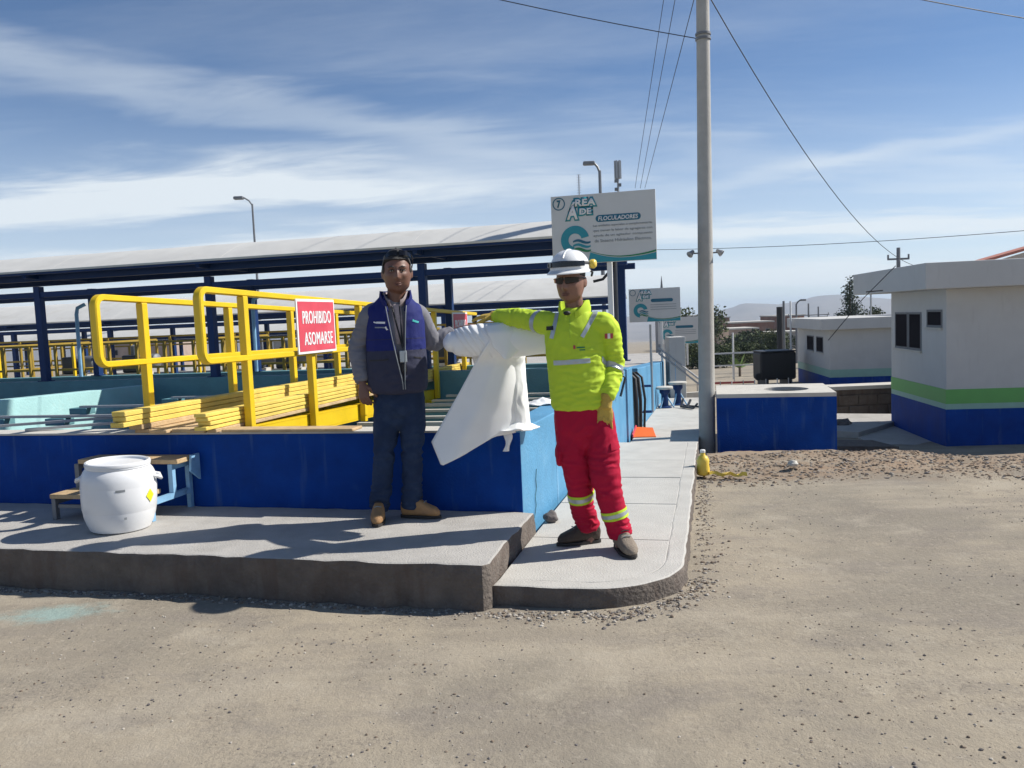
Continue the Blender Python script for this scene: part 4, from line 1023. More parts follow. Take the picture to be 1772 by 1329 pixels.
for k, (a, b) in enumerate((((.66, 10.3, .03), (.9, 9.9, .03)), ((.7, 10.5, .03), (1.0, 10.2, .03)), ((.66, 10.3, .03), (.7, 10.5, .16)), ((.9, 9.9, .03), (.98, 9.9, .12)), ((.78, 10.1, .03), (.84, 10.35, .15)))):
    mb = MB(); mb.bar(S(a[0], a[1], lz(a[1])+a[2]), S(b[0], b[1], lz(b[1])+b[2]), .035); mb.build('bar', M_dark, t)
mb = MB(); mb.box((3.70, 18.2, -.32), (.36, .5, 2.6), (XV, YV, EZ)); tag(mb.build('pillar', M_wall, bevel=.01), 'white square pillar at the far end of the sidewalk', 'pillar')
t = empty('handrail', S(.5, 13.1, -.4), 'grey pipe handrail sloping down at the end of the sidewalk', 'handrail')
for z in (0, -.12):
    mb = MB(); mb.tube([S(.10, 13.0, .76+z), S(.93, 13.2, .05+z), S(1.05, 13.2, .03+z)], .022, 8); mb.build('rail', M_galv, t, smooth=40)
for (s_, v, z) in ((.98, 13.2, .03), (.45, 13.1, .46)):
    mb = MB(); mb.tube([S(s_, v, -.5), S(s_, v, z)], .022, 8); mb.build('post', M_bpale, t, smooth=40)
pts = [(.005+.045*v_+.0015, v_, z_) for v_, z_ in ((.36, .47), (.33, .40), (.345, .34), (.30, .28), (.315, .22), (.28, .165), (.25, .14))]
mb = MB()
for (a_, b_) in zip(pts[:-1], pts[1:]): mb.bar(S(*a_), S(*b_), .004, .005, upv=E1)
mb.build('crack', M_dteal, tank)
# small rock, yellow bottle, white stone
mb = MB(); mb.blob(S(.135, .27, .145), (.055, .045, .042), 3, 2, .4); tag(mb.build('rock', M_rock, smooth=60), 'fist sized dark rock lying where the light blue wall meets the sidewalk', 'rock')
t = empty('plastic_bottle', (1.74, 7.4, .03), 'crumpled yellow plastic bottle by the foot of the pole', 'bottle')
mb = MB(); mb.lathe((1.74, 7.42, .02), [(.035, 0), (.058, .012), (.062, .06), (.055, .11), (.06, .14), (.045, .175), (.022, .195), (.022, .215)], 16); mb.build('body', M_bottle, t, smooth=60)
mb = MB(); mb.lathe((1.74, 7.42, .236), [(.025, 0), (.025, .022), (.02, .026)], 12); mb.build('cap', M_white, t, smooth=40)
mb = MB()
pts = [(1.78+.035*k, 7.38-.012*k+.01*math.sin(k*1.3), .045+.012*math.sin(k*1.7)-.001*k) for k in range(10)]
mb.loft([[Vector(p)+Vector((0, -.025+.02*math.sin(i), .02-.012*math.sin(2*i))), Vector(p)+Vector((0, .025, .006)), Vector(p)+Vector((.004, .028, -.008)), Vector(p)+Vector((.004, -.028, -.008))] for i, p in enumerate(pts)])
tag(mb.build('plastic_strip', M_bottle, smooth=60), 'torn strip of yellow plastic on the dirt beside the yellow bottle', 'litter')
mb = MB(); mb.blob((2.62, 7.55, .07), (.05, .045, .03), 3, 5, .4); tag(mb.build('pale_stone', M_cap, smooth=60), 'pale pinkish stone on the rubble strip near the pole', 'stone')

# ------------------------------------------------------------------ step stool and drum on the platform
st = empty('step_stool', S(-2.9, -.3, .25), 'blue metal step stool with two wooden treads behind the white drum', 'step stool')
mb = MB(); mb.sbox(-3.345, -2.60, -.50, -.27, .405, .437); mb.build('tread', M_wood, st, bevel=.005)
mb = MB(); mb.sbox(-3.31, -2.465, -.25, -.03, .610, .643); mb.build('tread', M_wood, st, bevel=.005)
for s_, m_ in ((-3.325, M_steelgrey), (-2.53, M_bpale)):
    mb = MB()
    mb.sbox(s_-.016, s_+.016, -.49, -.455, .252, .403); mb.sbox(s_-.016, s_+.016, -.06, -.025, .252, .608)
    mb.sbox(s_-.018, s_+.018, -.488, -.03, .362, .402); mb.sbox(s_-.018, s_+.018, -.25, -.215, .403, .608); mb.sbox(s_-.019, s_+.019, -.245, -.03, .57, .609)
    mb.build('side_frame', m_, st)
mb = MB(); mb.hexa([S(-2.455, -.14, .54), S(-2.437, -.14, .54), S(-2.437, -.03, .46), S(-2.455, -.03, .46), S(-2.455, -.12, .655), S(-2.437, -.12, .655), S(-2.437, -.03, .655), S(-2.455, -.03, .655)]); mb.build('gusset', M_bpale, st)
mb = MB(); mb.sbox(-3.30, -2.55, -.478, -.465, .335, .36); mb.build('cross_bar', M_steelgrey, st)

db = S(-2.63, -.66, .25)
dr = empty('plastic_drum', db, 'white plastic drum with handles and a yellow diamond label', 'drum')
tilt = Vector((.035, -.01, 1)).normalized(); tx = (XV-tilt*tilt.x).normalized(); AXD = (tx, tilt.cross(tx), tilt)
prof = [(.04, 0), (.17, .0), (.198, .014), (.215, .05), (.232, .10), (.239, .14), (.2395, .145), (.242, .150), (.246, .22), (.2475, .30), (.2465, .304), (.2465, .308), (.2445, .345), (.238, .375), (.226, .40), (.212, .418), (.206, .425)]
prof = [(r_*.945, z) for r_, z in prof]
mb = MB(); mb.lathe(db, prof, 48, ax=AXD); mb.build('body', M_plastic, dr, smooth=35)
mb = MB(); mb.lathe(db+tilt*.4255, [(.188, -.002), (.198, .0), (.200, .008), (.198, .013), (.202, .016), (.203, .026), (.200, .036), (.190, .040), (.178, .034), (.174, .020), (.05, .018)], 48, ax=AXD); mb.build('lid', M_plastic, dr, smooth=35)
for sg in (-1, 1):
    hv_ = (E1*.86+E2*.50)*sg if sg > 0 else (-E1*.90-E2*.42)
    hv_ = (hv_-tilt*hv_.dot(tilt)).normalized(); q = db+tilt*.36
    mb = MB(); side = tilt.cross(hv_)
    mb.tube([q+hv_*.205+side*.05, q+hv_*.245+side*.045-tilt*.008, q+hv_*.262-tilt*.03, q+hv_*.245-side*.045-tilt*.008, q+hv_*.205-side*.05], .012, 8); mb.build('handle', M_plastic, dr, smooth=60)
camdir = (Vector((0, 0, 0))-db); camdir.z = 0; camdir.normalize()
def on_drum(ang, z, r_):   # point on the drum wall, angle from the direction that faces the yard
    d = Matrix.Rotation(R(ang), 3, 'Z') @ camdir
    return db+tilt*z+d*r_, d
def drum_patch(name, a0, a1, z0, z1, m_, r_=.2355, diamond=False):
    K = 8; mb = MB(); vs = []; fs = []
    for j in range(K+1):
        for i in range(K+1):
            u, w_ = i/K*2-1, j/K*2-1
            if diamond: u, w_ = (u+w_)/2*1.0, (w_-u)/2*1.0
            a = (a0+a1)/2+(a1-a0)/2*u; z = (z0+z1)/2+(z1-z0)/2*w_
            vs.append(on_drum(a, z, r_+.0012)[0])
    for j in range(K):
        for i in range(K): fs.append((j*(K+1)+i, j*(K+1)+i+1, (j+1)*(K+1)+i+1, (j+1)*(K+1)+i))
    mb.add(vs, fs); return mb.build(name, m_, dr, smooth=60)
drum_patch('hazard_label', 42, 60, .185, .275, M_lab, diamond=True)
drum_patch('printed_mark', -6, 8, .285, .300, M_greyp, .2335)
drum_patch('printed_mark', 5, 9, .10, .115, M_greyp, .2245)
# ------------------------------------------------------------------ soft shapes: tubes with elliptical sections merged into one skin
def cr(a, b, c, d, t):
    return ((b*2)+(c-a)*t+(a*2-b*5+c*4-d)*t*t+(b*3-a-c*3+d)*t*t*t)*.5
def ltube(mb, pts, rads, ref=(0, -1, 0), n=22, sub=5, ex=2.0, round_=(1, 1)):
    pts = [Vector(p) for p in pts]; rads = [(r, r) if isinstance(r, (int, float)) else r for r in rads]
    P, A, Bq_ = [], [], []
    k = len(pts)
    for i in range(k-1):
        i0, i3 = max(i-1, 0), min(i+2, k-1)
        for j in range(sub):
            t = j/sub
            P.append(cr(pts[i0], pts[i], pts[i+1], pts[i3], t))
            A.append(cr(rads[i0][0], rads[i][0], rads[i+1][0], rads[i3][0], t)); Bq_.append(cr(rads[i0][1], rads[i][1], rads[i+1][1], rads[i3][1], t))
    P.append(pts[-1]); A.append(rads[-1][0]); Bq_.append(rads[-1][1])
    d0 = (P[0]-P[1]).normalized(); d1 = (P[-1]-P[-2]).normalized()
    r0, r1 = min(A[0], Bq_[0])*round_[0], min(A[-1], Bq_[-1])*round_[1]
    pre = [(P[0]+d0*r0*s_, c_) for s_, c_ in ((1.0, .12), (.87, .5), (.5, .87))] if r0 > 0 else []
    post = [(P[-1]+d1*r1*s_, c_) for s_, c_ in ((.5, .87), (.87, .5), (1.0, .12))] if r1 > 0 else []
    P2_ = [p for p, c in pre]+P+[p for p, c in post]
    A2 = [A[0]*c for p, c in pre]+A+[A[-1]*c for p, c in post]; B2_ = [Bq_[0]*c for p, c in pre]+Bq_+[Bq_[-1]*c for p, c in post]
    ref = Vector(ref); rings = []; K_ = len(P2_)
    for i, p in enumerate(P2_):
        d = (P2_[min(i+1, K_-1)]-P2_[max(i-1, 0)]).normalized()
        y = ref-d*ref.dot(d)
        if y.length < 1e-3: y = d.orthogonal()
        y.normalize(); x = d.cross(y)
        rg = []
        for j in range(n):
            a = 2*math.pi*j/n; ca, sa = math.cos(a), math.sin(a)
            ca = math.copysign(abs(ca)**(2/ex), ca); sa = math.copysign(abs(sa)**(2/ex), sa)
            rg.append(p+x*ca*A2[i]+y*sa*B2_[i])
        rings.append(rg)
    mb.loft(rings)
    return mb
def skin(mb, name, mats, parent, voxel=.007, smooth=3, wr=None, base=0.0, keep=1.0):
    me = bpy.data.meshes.new('tmp'); me.from_pydata(mb.v, [], mb.f)
    bm = bmesh.new(); bm.from_mesh(me); bmesh.ops.recalc_face_normals(bm, faces=bm.faces); bm.to_mesh(me); bm.free()
    o = bpy.data.objects.new('tmp', me); col.objects.link(o)
    rm = o.modifiers.new('r', 'REMESH'); rm.mode = 'VOXEL'; rm.voxel_size = voxel
    if smooth:
        sm = o.modifiers.new('s', 'SMOOTH'); sm.iterations = smooth; sm.factor = .5
    dg = bpy.context.evaluated_depsgraph_get(); dg.update()
    m2 = bpy.data.meshes.new_from_object(o.evaluated_get(dg)); bpy.data.objects.remove(o); bpy.data.meshes.remove(me)
    m2.name = name; m2.materials.clear()
    if wr or base:
        nrm = [v.normal.copy() for v in m2.vertices]
        for v, nn in zip(m2.vertices, nrm):
            p = v.co; a = base
            dv = Vector((0, 0, 0)); amt = 0
            for c, r_, amp, fx in (wr or ()):
                q = (p-c); w_ = math.exp(-(q.length/r_)**2)
                if w_ < .02: continue
                f = Vector((q.x*fx[0], q.y*fx[1], q.z*fx[2]))
                f += Vector((1, 1, 1))*.6*noise.noise(p*9)
                h = noise.noise(f+c*7)
                amt += amp*.62*w_*(1-2.2*abs(h))
            if base: amt += base*(noise.noise(p*14)+.6*noise.noise(p*31))
            v.co = p+nn*amt
    m2.polygons.foreach_set('use_smooth', [True]*len(m2.polygons))
    return link_mesh(name, m2, mats, parent)
def patch(name, src, planes, m_, offset=.0025, facing=None, fmin=.15, parent=None, center=None, rad=None, lift=.0015):
    # a piece of a garment cut out between planes (world point, outward normal) and raised off it
    off = root_loc(src)
    bm = bmesh.new(); bm.from_mesh(src.data)
    for co, no in planes:
        bmesh.ops.bisect_plane(bm, geom=bm.verts[:]+bm.edges[:]+bm.faces[:], plane_co=Vector(co)-off, plane_no=Vector(no), clear_outer=True)
    bm.normal_update()
    if facing is not None:
        fv = Vector(facing).normalized()
        bmesh.ops.delete(bm, geom=[f for f in bm.faces if f.normal.dot(fv) < fmin], context='FACES')
    if center is not None:
        c = Vector(center)-off
        bmesh.ops.delete(bm, geom=[f for f in bm.faces if (f.calc_center_median()-c).length > rad], context='FACES')
    bm.normal_update()
    for v in bm.verts: v.co += v.normal*offset
    r_ = bmesh.ops.extrude_face_region(bm, geom=bm.faces[:])
    for v in [g for g in r_['geom'] if isinstance(g, bmesh.types.BMVert)]: v.co -= v.normal*(offset+.0015)
    me = bpy.data.meshes.new(name); bm.to_mesh(me); bm.free()
    me.materials.clear(); me.materials.append(m_)
    me.polygons.foreach_set('use_smooth', [True]*len(me.polygons)); me.polygons.foreach_set('material_index', [0]*len(me.polygons))
    me.set_sharp_from_angle(angle=R(50))
    o = bpy.data.objects.new(name, me); col.objects.link(o); o.parent = parent or src
    return o
def boxplanes(x0, x1, z0, z1, y=None, rot=0.0):
    # planes of an upright box seen from the front; rot tilts it in the picture plane
    cx, cz = (x0+x1)/2, (z0+z1)/2; c = Vector((cx, 0, cz)); M_ = Matrix.Rotation(rot, 3, 'Y')
    ux, uz = M_ @ Vector((1, 0, 0)), M_ @ Vector((0, 0, 1))
    hx, hz = (x1-x0)/2, (z1-z0)/2
    pl = [(c+ux*hx, ux), (c-ux*hx, -ux), (c+uz*hz, uz), (c-uz*hz, -uz)]
    if y is not None: pl.append((Vector((0, y, 0)), Vector((0, 1, 0))))
    return pl
def head_shape(mb, c, yaw, H=.245, pitch=0.0, full=1.0):
    c = Vector(c); k = H/.245
    Rm = Matrix.Rotation(yaw, 3, 'Z') @ Matrix.Rotation(pitch, 3, 'X')
    G = [((0, -.094, -.012), (0, -.024, -.002), (.012, .05, .026)), ((0, -.10, -.030), (0, -.014, -.001), (.013, .05, .010)), ((.012, -.09, -.033), (0, -.007, 0), (.009, .04, .008)), ((-.012, -.09, -.033), (0, -.007, 0), (.009, .04, .008)),
         ((.03, -.085, .027), (0, -.007, 0), (.026, .05, .009)), ((-.03, -.085, .027), (0, -.007, 0), (.026, .05, .009)), ((.031, -.085, .008), (0, .011, 0), (.016, .05, .011)), ((-.031, -.085, .008), (0, .011, 0), (.016, .05, .011)),
         ((.046, -.07, -.022), (0, -.006, 0), (.02, .05, .018)), ((-.046, -.07, -.022), (0, -.006, 0), (.02, .05, .018)), ((0, -.09, -.056), (0, -.007, 0), (.026, .05, .007)), ((0, -.09, -.070), (0, -.007, 0), (.022, .05, .006)), ((0, -.09, -.063), (0, .005, 0), (.026, .05, .003)),
         ((0, -.085, -.098), (0, -.012, 0), (.022, .05, .016)), ((.052, -.04, -.085), (.006*full, 0, 0), (.03, .05, .03)), ((-.052, -.04, -.085), (-.006*full, 0, 0), (.03, .05, .03))]
    nu, nv = 72, 60; rings = []
    for j in range(nv+1):
        ph = -math.pi/2+math.pi*min(max(j/nv, .006), .994)
        rg = []
        for i in range(nu):
            th = 2*math.pi*i/nu
            sx, sy, sz = math.cos(ph)*math.cos(th), math.cos(ph)*math.sin(th), math.sin(ph)
            cp = math.cos(ph)**.88
            x, y, z = .078*cp*math.cos(th), .099*cp*math.sin(th), .1225*sz
            t = max(0, min(1, (-z-.015)/.10))
            x *= 1-.24*t*t*(1 if full < 1.2 else .7)
            if y > 0: y *= 1-.45*t
            else: y *= 1-.10*t; y *= .97
            p = Vector((x, y, z))
            for gc, gvv, gr in G:
                if y > .02: continue
                e = ((p.x-gc[0])/gr[0])**2+((p.y-gc[1])/gr[1])**2+((p.z-gc[2])/gr[2])**2
                if e < 9: p = p+Vector(gvv)*math.exp(-e)
            rg.append(c+Rm @ (p*k))
        rings.append(rg)
    mb.loft(rings)
    for sg in (-1, 1):
        e0 = Vector((sg*.080, .012, -.004))
        ax = (Rm @ Vector((.35*sg, .94, 0)), Rm @ Vector((.94*sg, -.35, 0)), Rm @ Vector((0, 0, 1)))
        mb.blob(c+Rm @ (e0*k), (.020*k, .0075*k, .032*k), 3, 1, .1, ax=ax)
    return Rm, k
def hand_shape(mb, wrist, d, back, thumb, curl=.5, size=1.0, fat=1.0, spread=.09):
    w_ = Vector(wrist); d = Vector(d).normalized(); b = Vector(back); b = (b-d*b.dot(d)).normalized()
    t = d.cross(b); t = t if t.dot(Vector(thumb)) > 0 else -t
    s_ = size
    ltube(mb, [w_-d*.03*s_, w_+d*.015*s_, w_+d*.055*s_, w_+d*.092*s_], [(.024*s_*fat, .019*s_*fat), (.028*s_*fat, .018*s_*fat), (.040*s_*fat, .016*s_*fat), (.040*s_*fat, .013*s_*fat)], ref=b, n=16, sub=3, ex=2.4)
    for off, L, r_ in ((.030, .070, .0088), (.010, .080, .0092), (-.010, .074, .0088), (-.029, .058, .0078)):
        base = w_+d*.085*s_+t*off*s_; dd = (d+t*off*spread/.03).normalized()
        pts = [base-dd*.012*s_]; p = base; ang = 0
        for q, sg in enumerate((.42, .32, .26)):
            pts.append(p.copy()); ang += curl*(.45, .75, .55)[q]
            p = p+(dd*math.cos(ang)-b*math.sin(ang))*L*sg*s_
        pts.append(p)
        ltube(mb, pts, [r_*s_*fat*1.05, r_*s_*fat*1.08, r_*s_*fat, r_*s_*fat*.92, r_*s_*fat*.78], ref=b, n=10, sub=3)
    base = w_+d*.022*s_+t*.022*s_-b*.004*s_
    ltube(mb, [base, base+(d*.55+t*.75-b*.25).normalized()*.04*s_, base+(d*.55+t*.75-b*.25).normalized()*.04*s_+(d*.85+t*.35-b*.35).normalized()*.032*s_, base+(d*.55+t*.75-b*.25).normalized()*.04*s_+(d*.85+t*.35-b*.35).normalized()*.058*s_], [.015*s_*fat, .012*s_*fat, .0105*s_*fat, .008*s_*fat], ref=b, n=10, sub=3)
    return mb
def boot(name, ankle, d, L, ground, m_, m_sole, parent, width=.046, shaft=.13, lab=None, sole_white=False):
    d = Vector(d); d.z = 0; d.normalize(); a = Vector((ankle[0], ankle[1], ground)); x = d.cross(EZ)
    mb = MB(); heel = a-d*.065
    prof = [(-.0, .030, .050), (.03, .036, .062), (.08, .038, .066), (.13, .040, .056), (.18, .046, .042), (.22, .046, .034), (.255, .038, .028), (.275, .022, .020)]
    sc_ = L/.28; rings = []
    for u, hw, h in prof:
        rg = []
        for j in range(20):
            an = 2*math.pi*j/20; ca, sa = math.cos(an), math.sin(an)
            ca = math.copysign(abs(ca)**.8, ca); sa = math.copysign(abs(sa)**.75, sa)
            rg.append(heel+d*u*sc_+x*ca*hw*width/.046+EZ*(.014+h*1.05+sa*h*1.05))
        rings.append(rg)
    rings = [[(sum(rings[0], Vector())/20)*.75+p*.25-d*.012 for p in rings[0]]]+rings+[[(sum(rings[-1], Vector())/20)*.75+p*.25+d*.010 for p in rings[-1]]]
    mb.loft(rings)
    ltube(mb, [a-d*.012+EZ*.06, a-d*.012+EZ*.10, Vector((ankle[0], ankle[1], ground+shaft))-d*.01], [(.036, .046), (.040, .048), (.046, .050)], ref=d, n=16, sub=3)
    o = skin(mb, name, [m_], parent, .006, 2, base=.0012)
    if lab: o['label'] = lab
    mb = MB(); K = 26; top = []; bot = []
    for j in range(K):
        an = 2*math.pi*j/K; u = .5-.5*math.cos(an); hw = (.036+.011*math.sin(max(0, (u-.35))/.65*math.pi))*width/.046
        if u > .9: hw *= .8
        p = heel-d*.014+d*u*(L+.028)+x*math.sin(an)**1*hw*1.12 if False else heel+d*(-.014+u*(L+.026))+x*math.copysign(abs(math.sin(an))**.6, math.sin(an))*hw
        bot.append(p+EZ*.001); top.append(p+EZ*.019)
    mb.loft([bot, [p+EZ*.004 for p in bot], top]); mb.build('sole', m_sole, o, smooth=40)
    for k in range(4):   # laces
        q = heel+d*(.125+.026*k)*sc_+EZ*(.026+2*(.066-.008*k-.006*k*k*.3)-.004)
        mb = MB(); mb.tube([q-x*.024, q+EZ*.006, q+x*.024], .0035, 5); mb.build('lace', m_sole if k % 2 else M_greyp, o, smooth=60)
    return o
M_skin = mat('tan_skin', (.165, .078, .052), .5, .1, 9, .08, 120, trans=.06)
M_skin2 = mat('light_tan_skin', (.235, .12, .085), .5, .1, 9, .08, 120, trans=.06)
M_lip = mat('lip', (.135, .055, .042), .5, .05, 20)
M_hair = mat('dark_hair', (.028, .025, .024), .55, .4, 60, .6, 220)
M_grizzle = mat('grizzled_hair', (.075, .07, .068), .7, .4, 80, .6, 220)
M_eye = mat('eye_dark', (.03, .018, .014), .2, .1, 20)
M_eyew = mat('eye_white', (.45, .42, .40), .3, .05, 20)
M_lens = mat('black_lens', (.006, .006, .008), .06, .05, 10)
M_hv = mat('lime_fabric', (.49, .66, .045), .8, .05, 9, .08, 260, spec=.25)
M_hvd = mat('lime_seam', (.40, .57, .045), .8, .05, 9)
M_silver = mat('reflective_tape', (.42, .46, .48), .35, .06, 20, metal=.3)
M_redf = mat('red_fabric', (.40, .008, .038), .85, .07, 8, .10, 240, spec=.2)
M_vestb = mat('royal_blue_fabric', (.011, .018, .135), .75, .10, 7, .2, 200, spec=.25)
M_vestg = mat('charcoal_fabric', (.040, .043, .075), .8, .12, 7, .2, 200, spec=.2)
M_sleeve = mat('grey_fleece', (.19, .19, .215), .88, .10, 10, .15, 180, spec=.2)
M_shirt = mat('checked_shirt', (.36, .30, .30), .8, .25, 60)
M_jean = mat('blue_denim', (.020, .036, .080), .88, .25, 5, .12, 220, spec=.2, c2=(.040, .062, .11), c2at=(.5, .75), c2scale=5)
M_tan = mat('wheat_leather', (.36, .20, .085), .7, .15, 10, .2, 90, c2=(.26, .15, .08), c2at=(.5, .75), c2scale=9)
M_brownb = mat('shaded_brown_leather', (.055, .04, .03), .7, .25, 12, .3, 90, c2=(.14, .115, .09), c2at=(.55, .75), c2scale=9)  # brown leather darkened; shade on the sideways boot is put into the colour
M_dusty = mat('dusty_boot', (.22, .18, .14), .85, .2, 12, .3, 90)
M_sole = mat('dark_sole', (.03, .027, .025), .85, .2, 20)
M_glove = mat('yellow_glove_leather', (.50, .34, .06), .75, .18, 14, .3, 120, c2=(.20, .15, .05), c2at=(.55, .72), c2scale=12)
M_helmet = mat('white_helmet', (.76, .77, .77), .28, .03, 5)

V = Vector
# ------------------------------------------------------------------ man on the right, lime jacket and white helmet
g1 = .112
m1 = empty('person', (.47, 4.93, g1), 'man in white helmet, lime jacket and red trousers, gloved hand on the white roll', 'person')
hc1 = V((.378, 4.905, 1.752)); yaw1 = R(-24)
sR, eR, wR = V((.245, 4.965, 1.50)), V((.06, 5.15, 1.548)), V((-.085, 5.34, 1.565))
sL, eL, wL = V((.575, 4.90, 1.485)), V((.622, 4.94, 1.235)), V((.560, 4.83, 1.025))
hipR, knR, anR = V((.345, 4.96, .94)), V((.393, 4.955, .53)), V((.447, 5.03, .215))
hipL, knL, anL = V((.515, 4.92, .94)), V((.552, 4.85, .525)), V((.622, 4.85, .215))
mb = MB()
Rm1, k1 = head_shape(mb, hc1, yaw1, .262, R(3), 1.5)
ltube(mb, [(.405, 4.95, 1.45), (.402, 4.945, 1.56), (.392, 4.93, 1.66)], [(.075, .07), (.058, .06), (.056, .062)])
ltube(mb, [(.41, 4.93, .95), (.405, 4.93, 1.1), (.395, 4.93, 1.3), (.398, 4.935, 1.45)], [(.15, .10), (.145, .10), (.155, .10), (.15, .085)])
ltube(mb, [sR, eR, wR], [.045, .036, .026]); ltube(mb, [sL, eL, wL], [.045, .036, .026])
ltube(mb, [hipR, knR, anR, anR-V((0, 0, .09))], [.085, .055, .04, .035]); ltube(mb, [hipL, knL, anL, anL-V((0, 0, .09))], [.085, .055, .04, .035])
body1 = skin(mb, 'body', [M_skin2], m1, .0045, 1)
# jacket
mb = MB()
ltube(mb, [(.412, 4.935, 1.0), (.408, 4.93, 1.07), (.400, 4.93, 1.22), (.396, 4.93, 1.36), (.398, 4.935, 1.46), (.402, 4.94, 1.535), (.405, 4.945, 1.575)], [(.174, .134), (.176, .138), (.176, .136), (.181, .128), (.178, .113), (.125, .09), (.08, .078)], n=30, ex=2.25, round_=(.10, .3))
ltube(mb, [V((.33, 4.945, 1.475)), sR+V((.0, 0, .005)), (sR+eR)/2+V((0, 0, .004)), eR, (eR+wR)/2, wR-(wR-eR)*.05], [(.075, .085), (.072, .078), (.064, .066), (.058, .060), (.053, .055), (.046, .047)], round_=(1, .25))
ltube(mb, [V((.48, 4.93, 1.485)), sL, (sL+eL)/2+V((.012, 0, 0)), eL, (eL+wL)/2, wL+V((.004, .005, .030))], [(.075, .082), (.072, .074), (.067, .068), (.062, .062), (.057, .057), (.049, .049)], round_=(1, .25))
# stand collar
ltube(mb, [(.404, 4.955, 1.53), (.402, 4.955, 1.575), (.400, 4.955, 1.592)], [(.088, .086), (.078, .080), (.080, .082)], round_=(.3, .1))
W1 = [(V((.40, 4.8, 1.08)), .24, .012, (9, 9, 26)), (V((.5, 4.82, 1.3)), .22, .008, (16, 10, 9)), (V((.28, 4.83, 1.36)), .18, .009, (17, 8, 12)), (eL, .16, .016, (10, 10, 34)), (wL, .12, .012, (12, 12, 40)), (sL, .13, .010, (22, 12, 12)),
      (eR, .15, .014, (34, 22, 10)), (wR, .12, .010, (36, 22, 12)), (sR, .13, .011, (26, 14, 12)), (V((.55, 4.85, 1.1)), .15, .010, (18, 10, 20))]
jk = skin(mb, 'jacket', [M_hv], m1, .0065, 3, W1, .0012)
silv = lambda nm, pl, **kw: patch(nm, jk, pl, M_silver, .003, **kw)
silv('reflective_strip', [(V((.262, 0, 1.447)), V((-1, 0, -.42)).normalized())][:0]+boxplanes(.262, .284, 1.415, 1.60, 5.0, R(16)), facing=(0, -1, .4), fmin=.25)
silv('reflective_strip', boxplanes(.468, .492, 1.405, 1.60, 5.0, R(33)), facing=(0, -1, .4), fmin=.25)
silv('reflective_strip', boxplanes(.255, .470, 1.262, 1.290, 4.93, R(-2)), facing=(-.1, -1, 0), fmin=.3)
d_ = (wL-eL).normalized(); c_ = eL+d_*.025
silv('reflective_strip', [(c_+d_*.016, d_), (c_-d_*.016, -d_), (V((.545, 0, 0)), V((-1, 0, 0)))])
d_ = (eR-sR).normalized(); c_ = sR+d_*.085
silv('reflective_strip', [(c_+d_*.018, d_), (c_-d_*.018, -d_)], center=c_, rad=.14)
patch('chest_emblem', jk, boxplanes(.372, .385, 1.352, 1.374, 4.93), M_rw, .003, facing=(0, -1, 0), fmin=.3)
patch('chest_print', jk, boxplanes(.392, .440, 1.356, 1.364, 4.93), M_greenp, .003, facing=(0, -1, 0), fmin=.3)
patch('chest_print', jk, boxplanes(.408, .442, 1.342, 1.348, 4.93), M_greenp, .003, facing=(0, -1, 0), fmin=.3)
patch('name_tag', jk, boxplanes(.222, .262, 1.468, 1.492, 5.0), M_black, .005, facing=(0, -1, .2), fmin=.2)
for i, (x, m_) in enumerate(((.566, M_rw), (.582, M_whitep), (.598, M_rw))):
    patch('flag_patch', jk, boxplanes(x, x+.0155, 1.405, 1.435, 4.95), m_, .003, facing=(.2, -1, 0), fmin=.1)
patch('zip_placket', jk, boxplanes(.356, .362, 1.42, 1.56, 4.93, R(3)), M_hvd, .002, facing=(0, -1, .3), fmin=.2)
def stand_collar(c, r0, r1, z0, h, gap_dir, half, m_, name, parent, n=44, th=.005, flare=.02, drop=.02):
    # cloth collar standing round the neck, open towards gap_dir (degrees)
    rings = []
    for k in range(n+1):
        a = R(gap_dir+half+(360-2*half)*k/n); e = min(k, n-k)/n; opn = max(0, 1-e/.16); opn = opn*opn*(3-2*opn)
        o_ = V((math.cos(a), math.sin(a), 0)); p = V(c)+V((o_.x*r0[0], o_.y*r0[1], z0-drop*opn))
        hh = h*(1-.35*opn); q = V(c)+V((o_.x*(r1[0]+flare*opn), o_.y*(r1[1]+flare*opn), z0-drop*opn+hh))
        m1_ = p.lerp(q, .55)+o_*.004
        rings.append([p-o_*th, m1_-o_*th, q-o_*th*.6, q+o_*th*.6+EZ*.002, m1_+o_*th, p+o_*th])
    mb = MB(); mb.loft(rings); return mb.build(name, m_, parent, smooth=60)
stand_collar((.400, 4.95, 0), (.094, .090), (.088, .088), 1.550, .088, -112, 18, M_hv, 'collar', jk, drop=.035)
mb = MB(); mb.blob((.345, 4.845, 1.567), (.022, .014, .013), 2, 4, .3); mb.build('clip_microphone', M_black, jk, smooth=60)
